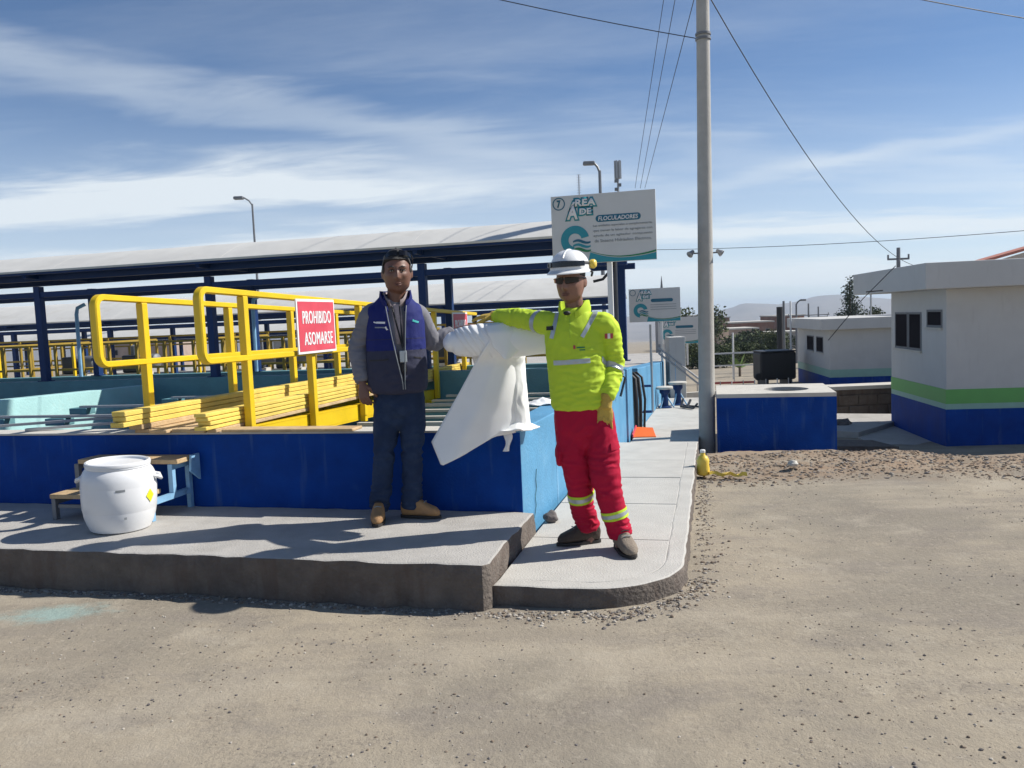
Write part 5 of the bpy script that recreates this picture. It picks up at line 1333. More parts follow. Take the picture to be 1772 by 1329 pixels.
# trousers
mb = MB()
ltube(mb, [(.418, 4.935, 1.05), (.422, 4.935, .97), (.430, 4.94, .87), (.432, 4.94, .80)], [(.165, .12), (.172, .128), (.172, .128), (.15, .10)], n=28, ex=2.3)
ltube(mb, [hipR+V((.0, 0, .0)), V((.360, 4.955, .75)), knR, V((.405, 4.985, .36)), anR+V((0, 0, .0))], [(.096, .112), (.096, .104), (.083, .083), (.073, .076), (.067, .072)], round_=(1, .2))
ltube(mb, [hipL+V((.005, 0, .0)), V((.535, 4.90, .75)), knL, V((.585, 4.85, .36)), anL+V((.002, 0, -.01))], [(.096, .112), (.096, .104), (.084, .084), (.073, .076), (.068, .074)], round_=(1, .2))
mb.blob((.617, 4.905, .70), (.022, .06, .075), 3, 4, .1); mb.blob((.272, 4.95, .70), (.022, .06, .075), 3, 6, .1)
W2 = [(knR+V((0, -.06, .03)), .17, .014, (9, 9, 24)), (knL+V((0, -.06, .03)), .17, .016, (9, 9, 24)), (anR+V((0, 0, .05)), .13, .020, (8, 8, 30)), (anL+V((0, 0, .05)), .13, .022, (8, 8, 30)), (V((.43, 4.83, .82)), .16, .012, (18, 8, 14)), (V((.58, 4.83, .72)), .12, .010, (14, 8, 20)), (V((.33, 4.85, .72)), .14, .009, (16, 8, 14))]
tr = skin(mb, 'trousers', [M_redf], m1, .0065, 3, W2, .0012)
for kn, an, t0, sgn in ((knR, anR, .10, -1), (knL, anL, .19, 1)):
    d_ = (an-kn).normalized(); c_ = kn+d_*t0; c2_ = knR*.5+knL*.5
    sel = [(V((.475+.0, 0, 0)), V((1, 0, .12)).normalized())] if sgn < 0 else [(V((.478, 0, 0)), V((-1, 0, -.12)).normalized())]
    sel = []
    bnd = patch('reflective_band', tr, [(c_+d_*.027, d_), (c_-d_*.027, -d_)]+sel, M_hv, .003, center=c_, rad=.118)
    patch('silver_stripe', tr, [(c_+d_*.012, d_), (c_-d_*.012, -d_)]+sel, M_silver, .0045, center=c_, rad=.118, parent=bnd)
patch('cargo_flap', tr, [(V((0, 0, .775)), V((0, 0, 1))), (V((0, 0, .735)), V((0, 0, -1))), (V((.575, 0, 0)), V((-1, 0, 0)))], M_redf, .006)
boot('boot', (anR.x-.0, anR.y, 0), (-.98, -.20, 0), .268, g1, M_brownb, M_sole, m1, lab='dark brown boot turned to the side')
boot('boot', (anL.x+.002, anL.y+.0, 0), (.22, -.97, 0), .27, g1, M_dusty, M_sole, m1, width=.050, lab='dusty boot pointing at the viewer')
# gloves
mb = MB(); hand_shape(mb, wL+V((-.002, -.004, -.004)), (-.10, -.04, -1), (.12, -1, 0), (-1, 0, 0), .20, 1.14, 1.10, .28)
ltube(mb, [wL+V((.006, 0, .05)), wL+V((0, -.002, .0)), wL+V((-.004, -.006, -.035))], [.040, .037, .036], round_=(.2, .3)); gl = skin(mb, 'glove', [M_glove], m1, .004, 1, base=.0008)
mb = MB(); dR = (wR-eR).normalized(); hand_shape(mb, wR+dR*.01+V((0, 0, .004)), (-.88, .42, -.02), (0, -.1, 1), (0, -1, 0), .28, 1.0, 1.22, .12)
ltube(mb, [wR-dR*.035, wR, wR+dR*.04], [.038, .035, .034], round_=(.2, .3)); skin(mb, 'glove', [M_glove], m1, .004, 1, base=.0008)
# helmet
H1 = lambda x, y, z: hc1+Rm1 @ V((x, y, z))
hel = MB(); rings = []
for j in range(13):
    a = R(90*j/12); z = .072+.120*math.sin(a); c = max(.02, math.cos(a)**.8)
    rings.append([H1(.118*c*math.cos(2*math.pi*i/40), .142*c*math.sin(2*math.pi*i/40)+.004, z) for i in range(40)])
hel.loft(rings)
brim = []; 
for (ro, z) in ((0, .074), (1, .066), (1, .060), (0, .062)):
    rg = []
    for i in range(40):
        th = 2*math.pi*i/40; fr_ = max(0, -math.sin(th))
        e = (.010+.040*fr_**1.6)*ro
        rg.append(H1((.117+e*.8)*math.cos(th), (.141+e)*math.sin(th)+.004, z-.010*ro*fr_-.004*ro))
    brim.append(rg)
hel.loft(brim+[brim[0]], cap=False)
helmet = hel.build('helmet', M_helmet, m1, smooth=40)
rid = MB()
for xo in (0,):
    rid.tube([H1(xo, .004+.146*math.cos(R(a)), .070+.121*math.sin(R(a))) for a in range(25, 150, 10)], .008, 8)
rid.build('ridge', M_helmet, helmet, smooth=60)
st_ = MB(); rings = []
for (dz, e) in ((-.008, .003), (-.006, .006), (.006, .005), (.008, .002)):
    rings.append([H1((.118*math.cos(R(22))**.8+e+.003)*math.cos(2*math.pi*i/40), (.142*math.cos(R(22))**.8+e+.004)*math.sin(2*math.pi*i/40)+.004, .108+dz+.016*math.sin(2*math.pi*i/40)*-1*0.6) for i in range(40)])
st_.loft(rings, cap=False); st_.build('goggle_strap', M_black, helmet, smooth=60)
gg = MB(); rings = []
for (dz, e) in ((-.016, .005), (-.013, .012), (.013, .010), (.016, .003)):
    rings.append([H1((.118+e)*math.cos(R(a)), (.136+e)*math.sin(R(a)), .106+dz) for a in range(205, 336, 10)])
gg.loft(rings, cap=False, closed=False); gg.build('goggle_lens', M_lens, helmet, smooth=60)
em = MB(); q = H1(.124, .05, .10); axx = Rm1 @ V((1, .1, 0)); em.lathe(q, [(.024, -.01), (.028, 0), (.028, .014), (.020, .024), (.008, .026)], 18, ax=(Rm1 @ V((0, 1, 0)), V((0, 0, 1)), axx)); em.build('ear_defender', M_bottle, helmet, smooth=50)
em = MB(); em.tube([H1(.122, .02, .06), H1(.125, .05, .05), H1(.105, .09, .03)], .007, 6); em.build('chin_strap', M_black, helmet, smooth=60)
# hair at the sides, sunglasses
hr = MB(); 
for sg in (-1, 1): hr.blob(H1(sg*.072, .015, .045), (.012, .05, .030), 3, 3, .2, ax=(Rm1 @ V((1, 0, 0)), Rm1 @ V((0, 1, 0)), V((0, 0, 1))))
hr.blob(H1(0, .075, .02), (.062, .03, .05), 3, 4, .1, ax=(Rm1 @ V((1, 0, 0)), Rm1 @ V((0, 1, 0)), V((0, 0, 1))))
hr.build('hair', M_hair, m1, smooth=60)
def glasses(HH, name, m_, parent, z0=.008, y0=-.100, tilt=0):
    o = None
    g = MB()
    for sg in (-1, 1):
        rings = []
        for (dz, e) in ((-.021, .0), (-.019, .004), (.019, .006), (.022, .001)):
            rings.append([HH(sg*(.006+.066*u), y0-e+.040*u*u*u-(.004 if abs(dz) < .02 else 0), z0+dz*(1-.35*u)*(1 if dz > 0 else .9)+.003*u) for u in (0, .2, .4, .6, .8, 1)])
        g.loft(rings, cap=False, closed=False)
        rings = [[p-(HH(0, -.004, 0)-HH(0, 0, 0)) for p in r_] for r_ in rings]
        g.loft(rings, cap=False, closed=False)
    g.bar(HH(-.010, y0-.003, z0+.012), HH(.010, y0-.003, z0+.012), .006)
    o = g.build(name, m_, parent, smooth=60)
    g = MB()
    for sg in (-1, 1): g.tube([HH(sg*.074, y0+.034, z0+.012), HH(sg*.084, y0+.07, z0+.012), HH(sg*.083, .0, z0+.010), HH(sg*.078, .03, z0-.01)], .0035, 6)
    g.build('temple', m_, o, smooth=60)
    return o
glasses(lambda x, y, z: hc1+Rm1 @ (V((x, y, z))*k1), 'sunglasses', M_lens, m1)
def lips(HH, parent, z=-.0635, y=-.1005):
    mb = MB()
    mb.tube([HH(-.024, y+.012, z), HH(-.012, y+.001, z+.003), HH(0, y-.001, z+.002), HH(.012, y+.001, z+.003), HH(.024, y+.012, z)], [.0015, .0042, .0042, .0042, .0015], 8)
    mb.tube([HH(-.020, y+.010, z-.006), HH(-.010, y+.001, z-.008), HH(.010, y+.001, z-.008), HH(.020, y+.010, z-.006)], [.0015, .005, .005, .0015], 8)
    return mb.build('lips', M_lip, parent, smooth=60)
lips(lambda x, y, z: hc1+Rm1 @ (V((x, y, z))*k1), body1)

# ------------------------------------------------------------------ man on the left, blue vest and jeans
g2 = .252
m2 = empty('person', (-.78, 5.32, g2), 'man in blue and charcoal vest, jeans and tan boots, sunglasses on his head', 'person')
hc2 = V((-.714, 5.285, 1.875)); yaw2 = R(8)
sR, eR, wR = V((-.905, 5.33, 1.605)), V((-1.0, 5.35, 1.40)), V((-.976, 5.27, 1.185))
sL, eL, wL = V((-.600, 5.375, 1.60)), V((-.530, 5.52, 1.41)), V((-.365, 5.56, 1.475))
hipR, knR, anR = V((-.832, 5.33, 1.05)), V((-.866, 5.31, .69)), V((-.912, 5.29, .34))
hipL, knL, anL = V((-.668, 5.34, 1.05)), V((-.678, 5.31, .69)), V((-.705, 5.34, .34))
mb = MB()
Rm2, k2 = head_shape(mb, hc2, yaw2, .280, R(2), 2.0)
ltube(mb, [(-.745, 5.33, 1.60), (-.735, 5.325, 1.70), (-.722, 5.315, 1.80)], [(.08, .07), (.062, .066), (.060, .070)])
ltube(mb, [(-.75, 5.33, 1.05), (-.75, 5.33, 1.2), (-.75, 5.33, 1.45), (-.748, 5.335, 1.6)], [(.15, .11), (.15, .12), (.155, .105), (.15, .085)])
ltube(mb, [sR, eR, wR], [.045, .036, .027]); ltube(mb, [sL, eL, wL], [.045, .036, .027])
ltube(mb, [hipR, knR, anR, anR-V((0, 0, .08))], [.08, .052, .04, .035]); ltube(mb, [hipL, knL, anL, anL-V((0, 0, .08))], [.08, .052, .04, .035])
hand_shape(mb, wR+V((.004, -.012, -.02)), (.10, -.22, -1), (-.45, -.9, 0), (1, -.4, 0), .75, 1.0, 1.05)
hand_shape(mb, wL+V((.02, -.008, .014)), (.93, -.38, .22), (-.1, -.1, 1), (0, -1, 0), .45, 1.0, 1.05)
body2 = skin(mb, 'body', [M_skin], m2, .0045, 1)
# fleece under the vest
mb = MB()
ltube(mb, [(-.75, 5.33, 1.13), (-.75, 5.33, 1.3), (-.75, 5.33, 1.5), (-.748, 5.335, 1.60), (-.745, 5.335, 1.665)], [(.165, .128), (.168, .132), (.168, .122), (.155, .10), (.09, .08)], n=28)
ltube(mb, [V((-.83, 5.33, 1.62)), sR, (sR+eR)/2, eR, (eR+wR)/2, wR], [(.07, .07), (.070, .072), (.069, .070), (.066, .067), (.059, .059), (.050, .048)], round_=(1, .2))
ltube(mb, [V((-.67, 5.34, 1.62)), sL, (sL+eL)/2, eL, (eL+wL)/2, wL-V((.03, 0, .01))], [(.07, .07), (.066, .07), (.062, .066), (.060, .06), (.054, .054), (.047, .047)], round_=(1, .2))
W3 = [(eR, .18, .014, (9, 9, 30)), (wR, .14, .014, (10, 10, 38)), (sR, .14, .009, (20, 12, 12)), (eL, .15, .012, (26, 14, 14)), (wL, .12, .010, (34, 14, 12))]
fl = skin(mb, 'fleece', [M_sleeve], m2, .0065, 3, W3, .001)
# vest
mb = MB()
ltube(mb, [(-.752, 5.33, 1.115), (-.752, 5.328, 1.18), (-.752, 5.325, 1.30), (-.750, 5.328, 1.45), (-.748, 5.332, 1.57), (-.745, 5.338, 1.645), (-.742, 5.338, 1.715)], [(.180, .150), (.190, .158), (.188, .156), (.184, .142), (.180, .124), (.155, .104), (.095, .09)], n=32, ex=2.3, round_=(.12, .2))
mb.blob((-.875, 5.33, 1.615), (.055, .082, .062), 3, 1, .05); mb.blob((-.625, 5.345, 1.61), (.055, .082, .062), 3, 2, .05)
W4 = [(V((-.85, 5.18, 1.25)), .18, .009, (12, 9, 20)), (V((-.64, 5.18, 1.22)), .16, .012, (14, 9, 22)), (V((-.83, 5.2, 1.5)), .16, .006, (16, 9, 10)), (V((-.62, 5.2, 1.5)), .14, .008, (18, 9, 10)), (V((-.75, 5.2, 1.14)), .16, .010, (12, 9, 20))]
vest = skin(mb, 'vest', [M_vestb, M_vestg], m2, .0065, 3, W4, .001)
# open front: cut a wedge out, then split the two colours at chest height
off = root_loc(vest); bm = bmesh.new(); bm.from_mesh(vest.data)
cl = lambda z: -.722+.034*sstep(1.68, 1.30, z) if False else (-.728+(1.70-z)*.075)
hw_ = lambda z: .062*max(0, min(1, (z-1.16)/.52))**1.1+.002
def cutplane(co, no):
    bmesh.ops.bisect_plane(bm, geom=bm.verts[:]+bm.edges[:]+bm.faces[:], plane_co=V(co)-off, plane_no=V(no))
pL = lambda z: cl(z)-hw_(z); pR = lambda z: cl(z)+hw_(z)
for f_ in (pL, pR):
    a, b = V((f_(1.17), 0, 1.17)), V((f_(1.68), 0, 1.68)); t = b-a; cutplane(a, V((t.z, 0, -t.x)).normalized())
cutplane((0, 0, 1.375), (0, 0, 1))
la = lambda f_, z: f_(1.17)+(f_(1.68)-f_(1.17))*(z-1.17)/.51
kill = []
for f in bm.faces:
    c = f.calc_center_median()+off
    if c.y < 5.32 and c.z > 1.17 and la(pL, c.z) < c.x < la(pR, c.z): kill.append(f)
bmesh.ops.delete(bm, geom=kill, context='FACES')
for f in bm.faces: f.material_index = 1 if (f.calc_center_median()+off).z < 1.375 else 0
bm.to_mesh(vest.data); bm.free()
sdm = vest.modifiers.new('thickness', 'SOLIDIFY'); sdm.thickness = .009; sdm.offset = 1
# collar flaps, zip edges, shirt collar, pockets, emblem
def curve_strip(pts, w0, th, name, m_, parent, upv=EZ):
    mb = MB()
    rings = []
    for i, (p, u, o_) in enumerate(pts):   # point, up vector (length = width), outward
        p, u, o_ = V(p), V(u), V(o_).normalized()*th
        rings.append([p-o_, p+o_, p+u+o_, p+u-o_])
    mb.loft(rings); return mb.build(name, m_, parent, smooth=50)
stand_collar((-.738, 5.33, 0), (.100, .098), (.098, .096), 1.655, .105, -82, 30, M_vestb, 'collar', vest, th=.006, flare=.03, drop=.03)
stand_collar((-.738, 5.325, 0), (.074, .078), (.080, .086), 1.68, .072, -84, 20, M_shirt, 'shirt_collar', fl, th=.0025, flare=.012, drop=.03)
mb = MB(); ltube(mb, [(-.728, 5.255, 1.66), (-.720, 5.232, 1.58), (-.715, 5.214, 1.50), (-.712, 5.205, 1.42)], [(.030, .012), (.034, .012), (.030, .010), (.02, .008)], n=14); mb.build('shirt_front', M_shirt, fl, smooth=60)
def surf_y(o, x, z, pad=.0):   # front surface of a garment under a point of the picture plane
    off = root_loc(o); h, loc, nn, i = o.ray_cast(V((x, 4.0, z))-off, V((0, 1, 0)))
    return (loc+off).y-pad if h else None
bpy.context.view_layer.update()
for f_, nm in ((pL, 'zip'), (pR, 'zip')):
    pts = []
    for k in range(16):
        z = 1.125+(1.66-1.125)*k/15; x = la(f_, max(z, 1.17))+(-.004 if f_ is pL else .004)
        y = surf_y(vest, x+(-.006 if f_ is pL else .006), z, .010)
        if y and y < 5.32: pts.append((x, y, z))
    if len(pts) > 3: mb = MB(); mb.tube(pts, .0032, 6); mb.build('zip', M_greyp, vest, smooth=60)
def vpatch(nm, x0, x1, z0, z1, m_, rot=0, o_=.0112): return patch(nm, vest, boxplanes(x0, x1, z0, z1, 5.30, rot), m_, o_, facing=(0, -1, 0), fmin=.2)
vpatch('pocket_zip', -.90, -.78, 1.312, 1.322, M_black, R(-2)); vpatch('pocket_zip', -.625, -.585, 1.318, 1.326, M_black, R(12))
vpatch('chest_emblem', -.868, -.845, 1.552, 1.560, M_whitep, R(18)); vpatch('chest_emblem', -.850, -.795, 1.548, 1.560, M_whitep, R(4))
vpatch('chest_zip', -.86, -.79, 1.520, 1.527, M_greyp, R(3)); vpatch('chest_zip', -.792, -.782, 1.505, 1.528, M_whitep, R(-30))
vpatch('chest_badge', -.628, -.592, 1.548, 1.560, mat('turquoise_print', (.05, .45, .45), .5), R(22))
for zz in (1.445,):
    vpatch('quilt_seam', -.945, -.56, zz, zz+.003, M_black, 0, .0098)
# lanyard with badge
pts = []
for k in range(12):
    t = k/11; x = -.752+.062*t; z = 1.66-.27*t; pts.append((x, 5.235-.055*t-.0*t, z))
mb = MB(); mb.tube(pts, .005, 6); mb.tube([(-.705, 5.245, 1.66), (-.690, 5.18, 1.39)], .005, 6); lan = mb.build('lanyard', M_black, m2, smooth=60)
mb = MB(); mb.box((-.686, 5.165, 1.335), (.045, .012, .075), (XV, YV, EZ)); mb.build('id_badge', M_silver, lan, bevel=.004)
mb = MB(); mb.box((-.684, 5.166, 1.265), (.032, .022, .06), (XV, YV, EZ)); mb.build('radio', M_black, lan, bevel=.006)
# jeans
mb = MB()
ltube(mb, [(-.75, 5.335, 1.17), (-.75, 5.335, 1.08), (-.75, 5.335, .98), (-.75, 5.335, .93)], [(.155, .12), (.165, .125), (.165, .122), (.14, .09)], n=28, ex=2.3)
ltube(mb, [hipR, V((-.846, 5.325, .87)), knR, V((-.89, 5.30, .50)), anR-V((.004, 0, .01))], [(.086, .102), (.082, .094), (.064, .071), (.061, .068), (.060, .070)], round_=(1, .2))
ltube(mb, [hipL, V((-.668, 5.33, .87)), knL, V((-.690, 5.325, .50)), anL-V((.0, 0, .01))], [(.086, .102), (.082, .094), (.064, .071), (.061, .068), (.064, .074)], round_=(1, .2))
W5 = [(knR, .18, .017, (9, 9, 22)), (knL, .18, .018, (9, 9, 22)), (anR+V((0, 0, .06)), .14, .022, (8, 8, 34)), (anL+V((0, 0, .06)), .14, .022, (8, 8, 34)), (V((-.75, 5.22, .98)), .16, .018, (18, 8, 14))]
skin(mb, 'jeans', [M_jean], m2, .0065, 3, W5, .001)
boot('boot', (anR.x-.0, anR.y-.0, 0), (.04, -1, 0), .262, g2, M_tan, M_sole, m2, width=.045, lab='tan boot pointing at the viewer')
boot('boot', (anL.x, anL.y-.02, 0), (.965, -.26, 0), .262, g2, M_tan, M_sole, m2, width=.042, lab='tan boot turned to the side')
# hair, sunglasses on the head, eyes, brows
H2 = lambda x, y, z: hc2+Rm2 @ (V((x, y, z))*k2)
mb = MB(); rings = []
for j in range(16):
    a = R(-6+96*j/15); rings.append([])
    for i in range(40):
        th = 2*math.pi*i/40; c = max(.02, math.cos(a)**.88)
        fr_ = max(0, -math.sin(th)); sd = abs(math.cos(th))
        z = .012+.124*math.sin(a)
        lowz = .070 if fr_ > .45 else (-.004 if fr_ < .10 else -.004+.074*(fr_-.10)/.35)
        zz = max(z, lowz*(1)); 
        cc = max(.02, math.sqrt(max(0, 1-min(.999, (zz/.133))**2))**.9)
        wv = 1+.012*noise.noise(V((th*4, a*5, 1)))
        rings[-1].append(H2(.0855*cc*math.cos(th)*wv, .1045*cc*math.sin(th)*wv, zz+.003))
mb.loft(rings); hair2 = mb.build('hair', M_hair, m2, smooth=60)
mb = MB()
for sg in (-1, 1): mb.blob(H2(sg*.0755, -.012, .022), (.008, .034, .034), 3, 7, .2, ax=(Rm2 @ V((1, 0, 0)), Rm2 @ V((0, 1, 0)), V((0, 0, 1))))
mb.build('sideburn', M_grizzle, hair2, smooth=60)
Hs = lambda x, y, z: hc2+Rm2 @ (Matrix.Rotation(R(-30), 3, 'X') @ V((x*.97, y+.012, z))*k2+V((.012, -.004, .034)))
glasses(Hs, 'sunglasses', M_lens, m2, .03, -.104)
mb = MB()
for sg in (-1, 1):
    mb.blob(H2(sg*.031, -.0835, .008), (.013, .009, .0055), 3, 1, .02)
mb.build('eye', M_eyew, body2, smooth=60)
mb = MB()
for sg in (-1, 1):
    mb.blob(H2(sg*.031, -.0905, .0075), (.0055, .004, .0055), 2, 1, .02)
    mb.tube([H2(sg*.016, -.093, .011), H2(sg*.031, -.0945, .0135), H2(sg*.045, -.086, .009)], .0026, 6)
mb.build('iris', M_eye, body2, smooth=60)
mb = MB()
for sg in (-1, 1): mb.tube([H2(sg*.013, -.098, .026), H2(sg*.03, -.0975, .033), H2(sg*.048, -.084, .028)], [.003, .0048, .0025], 6)
mb.build('eyebrow', M_hair, body2, smooth=60)
lips(H2, body2)

# ------------------------------------------------------------------ white roll of sheeting standing on the wall corner
M_felt = mat('white_felt', (.84, .85, .85), .85, .03, 5, .04, 160, trans=.12)
rl = empty('sheet_roll', S(-.02, .1, .8), 'big drooping roll of white sheeting standing on the wall between the two men', 'roll')
mb = MB()
ltube(mb, [(.03, 5.44, .80), (.015, 5.44, .92), (-.02, 5.43, 1.08), (-.065, 5.42, 1.22), (-.078, 5.385, 1.32), (-.07, 5.34, 1.40)], [(.085, .075), (.092, .085), (.122, .10), (.160, .12), (.178, .125), (.15, .09)], n=28, round_=(.05, .5))
ltube(mb, [(-.405, 5.27, 1.395), (-.37, 5.275, 1.405), (-.29, 5.28, 1.402), (-.16, 5.285, 1.405), (0, 5.27, 1.41), (.13, 5.23, 1.415), (.25, 5.175, 1.418)], [(.070, .05), (.080, .075), (.094, .088), (.097, .094), (.096, .092), (.088, .084), (.080, .076)], ref=(0, 0, 1), n=28, round_=(.6, .3))
WR = [(V((-.1, 5.3, 1.28)), .2, .012, (16, 10, 9)), (V((.02, 5.35, .95)), .2, .010, (22, 10, 5)), (V((-.3, 5.2, 1.36)), .12, .008, (22, 10, 12))]
skin(mb, 'roll_body', [M_felt], rl, .008, 4, WR, .001)
# flopped layers: nested shells starting one behind the other
def shell(x0, r0, tilt_, name, a0=-150, a1=150, th=.005, x1=.26):
    axis_ = [(-.42, 5.27, 1.398), (-.29, 5.28, 1.402), (-.16, 5.285, 1.405), (0, 5.27, 1.41), (.13, 5.23, 1.415), (.27, 5.165, 1.418)]
    rad_ = [.080, .095, .098, .097, .089, .080]
    def at(x):
        x = max(-.42, min(.27, x))
        for i in range(5):
            if x <= axis_[i+1][0]+1e-9:
                t = (x-axis_[i][0])/(axis_[i+1][0]-axis_[i][0]); p = V(axis_[i]).lerp(V(axis_[i+1]), t); return p, rad_[i]+(rad_[i+1]-rad_[i])*t
        return V(axis_[-1]), rad_[-1]
    nx_, na = 22, 36; vs = []; fs = []
    for j in range(na+1):
        a = R(a0+(a1-a0)*j/na)          # 0 = towards the viewer, 90 = top
        xs_ = x0+tilt_*(1-math.sin(a))*.5+.004*math.sin(a*3+x0*40)
        for i in range(nx_+1):
            x = xs_+(x1-xs_)*i/nx_; c, r_ = at(x); rr = r_+r0+.0018*noise.noise(V((x*14, a*2.2, r0*300)))
            if i == 0: rr += .002
            vs.append(V((x, c.y-math.cos(a)*rr, c.z+math.sin(a)*rr)))
    for j in range(na):
        for i in range(nx_): fs.append((j*(nx_+1)+i, (j+1)*(nx_+1)+i, (j+1)*(nx_+1)+i+1, j*(nx_+1)+i+1))
    mb = MB(); mb.add(vs, fs); o = mb.build(name, M_felt, rl, smooth=60)
    sd = o.modifiers.new('thickness', 'SOLIDIFY'); sd.thickness = th; sd.offset = 1
    return o
for k, (x0, tl) in enumerate(((-.365, .12), (-.335, .13), (-.30, .14), (-.262, .15), (-.215, .17))): shell(x0, .002+.0036*k, tl, 'layer', -62-4*k, 185)
# hanging flap in front and to the left, and the tongue folded over the middle
def coons(name, top, bot, left, right, depth, nu=26, nv=30, th=.005):
    def poly(pl, t):
        n_ = len(pl)-1; x = min(t*n_, n_-1e-6); i = int(x); return V(pl[i]).lerp(V(pl[i+1]), x-i)
    vs = []; fs = []
    for j in range(nv+1):
        w_ = j/nv
        for i in range(nu+1):
            u = i/nu
            p = poly(top, u)*(1-w_)+poly(bot, u)*w_+poly(left, w_)*(1-u)+poly(right, w_)*u-(V(top[0])*(1-u)*(1-w_)+V(top[-1])*u*(1-w_)+V(bot[0])*(1-u)*w_+V(bot[-1])*u*w_)
            vs.append(V((p.x, depth(u, w_, p), p.y)))
    for j in range(nv):
        for i in range(nu): fs.append((j*(nu+1)+i, j*(nu+1)+i+1, (j+1)*(nu+1)+i+1, (j+1)*(nu+1)+i))
    mb = MB(); mb.add(vs, fs); o = mb.build(name, M_felt, rl, smooth=60)
    sd = o.modifiers.new('thickness', 'SOLIDIFY'); sd.thickness = th; sd.offset = 0
    return o
def dep(u, w_, p):
    right = 5.43-.165*math.sin(min(1, (1-u)/.42)*math.pi/2)
    left = 5.265-.035*w_+.03*(1-min(1, u/.5))*w_
    k = sstep(.35, .62, u); y = left*(1-k)+right*k
    kk = sstep(1.26, 1.33, p.y)*sstep(1.0, .78, u)
    hood = 5.278-math.sqrt(max(0, .113**2-(min(1.50, max(1.31, p.y))-1.405)**2))
    y = y*(1-kk)+hood*kk
    return y+.010*math.sin(u*9+w_*2)*w_+.006*noise.noise(V((u*5, w_*4, 2)))
fl_ = coons('hanging_flap', [(-.10, 1.46), (-.06, 1.462), (-.01, 1.455), (.04, 1.42), (.092, 1.32)], [(-.545, .762), (-.484, .604), (-.33, .672), (-.133, .775), (.075, .79)], [(-.10, 1.46), (-.235, 1.27), (-.342, 1.09), (-.444, .926), (-.545, .762)], [(.092, 1.32), (.095, 1.1), (.09, .95), (.085, .86), (.075, .79)], dep)
def tdep(u, w_, p): return 5.164-.012*math.sin(w_*2.5)+.03*abs(u-.5)*w_+.25*max(0, .22-w_)*(.8)
coons('folded_tongue', [(-.16, 1.512), (-.05, 1.522), (.06, 1.518), (.17, 1.505)], [(-.075, 1.335), (-.045, 1.292), (-.02, 1.285), (.02, 1.315)], [(-.16, 1.512), (-.135, 1.44), (-.11, 1.37), (-.075, 1.335)], [(.17, 1.505), (.13, 1.44), (.08, 1.37), (.02, 1.315)], tdep, 16, 20)
# crumpled skirt at the foot, hanging tail, and a separate crumpled sheet farther along the wall
def crumple(name, c, rx, ry, h, seed, parent=None, lobes=5):
    c = V(c); vs = [c+EZ*h*1.0]; fs = []; nr, na = 7, 40
    for j in range(1, nr+1):
        r_ = j/nr
        for i in range(na):
            a = 2*math.pi*i/na; k = 1+.28*noise.noise(V((math.cos(a)*2, math.sin(a)*2, seed)))
            z = h*(1-r_)**1.2+.022*noise.noise(V((math.cos(a)*r_*4.5+seed, math.sin(a)*r_*4.5, seed)))*r_+.010*math.sin(a*lobes+seed)*r_
            vs.append(c+V((rx*r_*k*math.cos(a), ry*r_*k*math.sin(a), max(z, .004))))
    for i in range(na): fs.append((0, 1+i, 1+(i+1) % na))
    for j in range(nr-1):
        for i in range(na): a, b = 1+j*na+i, 1+j*na+(i+1) % na; fs.append((a, a+na, b+na, b))
    mb = MB(); mb.add(vs, fs); o = mb.build(name, M_felt, parent, smooth=60)
    sd = o.modifiers.new('thickness', 'SOLIDIFY'); sd.thickness = .005; sd.offset = 1
    return o
crumple('skirt', (.012, 5.42, .802), .155, .13, .09, 3, rl)
mb = MB(); rings = []
for k in range(9):
    t = k/8; w_ = .026-.008*t+.006*math.sin(t*7); x = -.05+.012*math.sin(t*4); z = .80-.135*t; y = 5.372-.012*t-.02*math.sin(t*2.6)*.5
    rings.append([V((x-w_, y, z)), V((x, y-.012, z)), V((x+w_, y+.004, z)), V((x, y-.004, z+.002))])
mb.loft(rings); mb.build('torn_tail', M_felt, rl, smooth=60)
o = crumple('crumpled_sheet', S(-.16, 1.55, .80), .16, .12, .06, 8); tag(o, 'crumpled scrap of white sheeting on the wall behind the helmeted man', 'sheet')

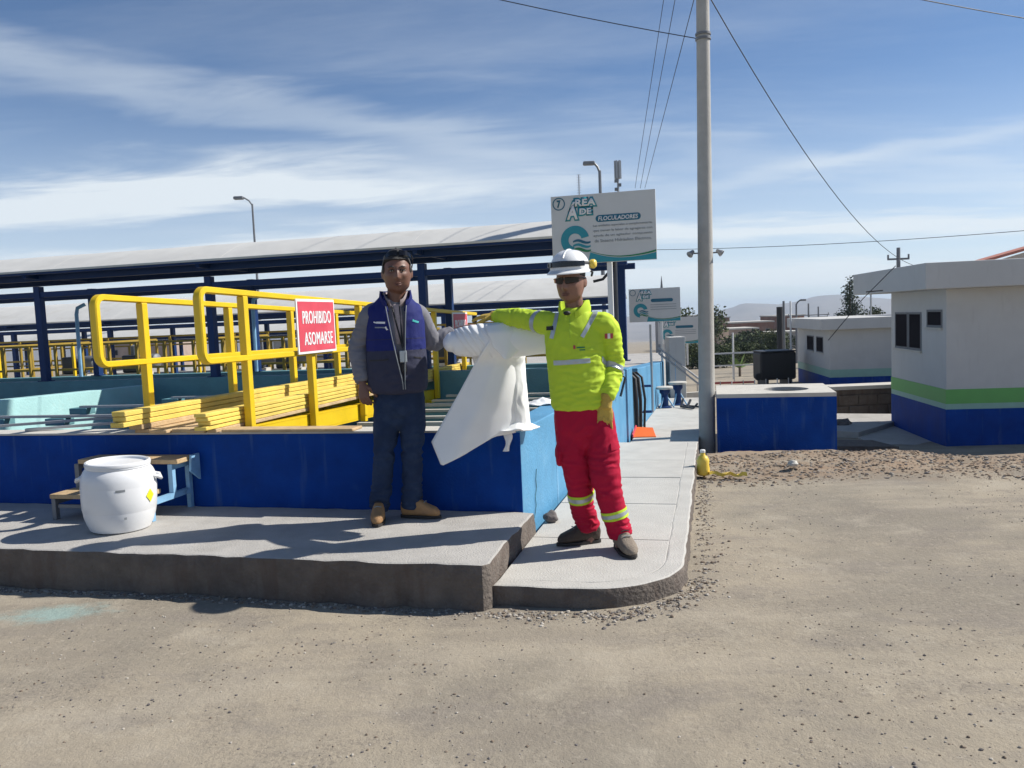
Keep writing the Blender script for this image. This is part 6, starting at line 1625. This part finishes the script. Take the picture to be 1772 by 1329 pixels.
# ------------------------------------------------------------------ loose stones
def scatter(name, n, region, size, m_, seed, label, flat=.6, protos=6):
    rnd = random.Random(seed); mb = MB(); shapes = []
    for k in range(protos):
        bm = bmesh.new(); bmesh.ops.create_icosphere(bm, subdivisions=1, radius=1)
        for v in bm.verts: v.co *= 1+.38*noise.noise(v.co*1.7+V((k*5.1, seed, 0)))
        shapes.append(([v.co.copy() for v in bm.verts], [tuple(v.index for v in f.verts) for f in bm.faces])); bm.free()
    for _ in range(n):
        x, y = region(rnd)
        s_ = size[0]+(size[1]-size[0])*rnd.random()**3.2
        sv, sf = shapes[rnd.randrange(protos)]; a = rnd.random()*6.28; ca, sa = math.cos(a), math.sin(a)
        e = .7+.6*rnd.random(); fz = flat*(.6+.7*rnd.random()); z = gz(x, y)+s_*fz*.35
        mb.add([V((x+(v.x*ca*e-v.y*sa)*s_, y+(v.x*sa*e+v.y*ca)*s_, z+v.z*s_*fz)) for v in sv], sf, rnd.randrange(len(m_)))
    return tag(mb.build(name, m_, origin=(0, 4, 0)), label, None, None, 'stuff')
M_st = [M_stone, M_rock, mat('pale_pebble', (.40, .365, .315), .95, .3, 14, .3, 40), mat('brown_clod', (.20, .155, .115), .95, .3, 14, .4, 40)]
def reg_yard(rnd):
    while True:
        y = 1.9+6.4*rnd.random()**1.5; x = (-.72+1.44*rnd.random())*(y+.5)
        if y > 4.2 and x < 1.25 and y > 4.1-.26*min(x, 0): continue
        if noise.noise(V((x*.9, y*.9, 11)))+.25*noise.noise(V((x*3, y*3, 1)))+.2*rnd.random() < .12 and rnd.random() < .88: continue
        return x, y
scatter('gravel', 6500, reg_yard, (.0012, .0075), [M_stone, M_rock, M_st[3], M_rock, M_st[3], M_st[2]], 1, 'small scattered stones over the dirt yard')
M_clay = mat('clay_clod', (.29, .215, .15), .95, .3, 14, .4, 40)
def reg_rub(rnd):
    y = 7.05+1.6*rnd.random()**.8; x = 1.75+5.4*rnd.random(); return x, y+.12*math.sin(x*2)-.65*sstep(3.0, 5.2, x)
scatter('rubble', 9000, reg_rub, (.003, .022), [M_st[3], M_clay, M_clay, M_st[3], M_stone, M_clay, M_rock], 2, 'loose earthy rubble along the edge of the yard', .5)
kc = [S(-3.2+.08*i, -1.2) for i in range(46)]+[S(.2+.07*i, -1.14) for i in range(8)]+[V((*P2(.54+.58*math.cos(R(a)), -.55+.58*math.sin(R(a))), 0)) for a in range(-85, 1, 4)]+[S(1.14, -.5+.13*i) for i in range(33)]
def reg_kerb(rnd):
    p = kc[rnd.randrange(len(kc))]; q = V((p.x-.45, p.y-4.9, 0)).normalized() if p.y > 4.4 or p.x > .3 else V((0, -1, 0))
    d = abs(rnd.gauss(0, .075)); return p.x+q.x*d+rnd.gauss(0, .03), p.y+q.y*d*(.5 if p.x < 0 else 1)+rnd.gauss(0, .02)-.01
scatter('kerb_gravel', 4200, reg_kerb, (.002, .013), M_st+[M_st[3]], 3, 'crumbled concrete and gravel along the kerb')
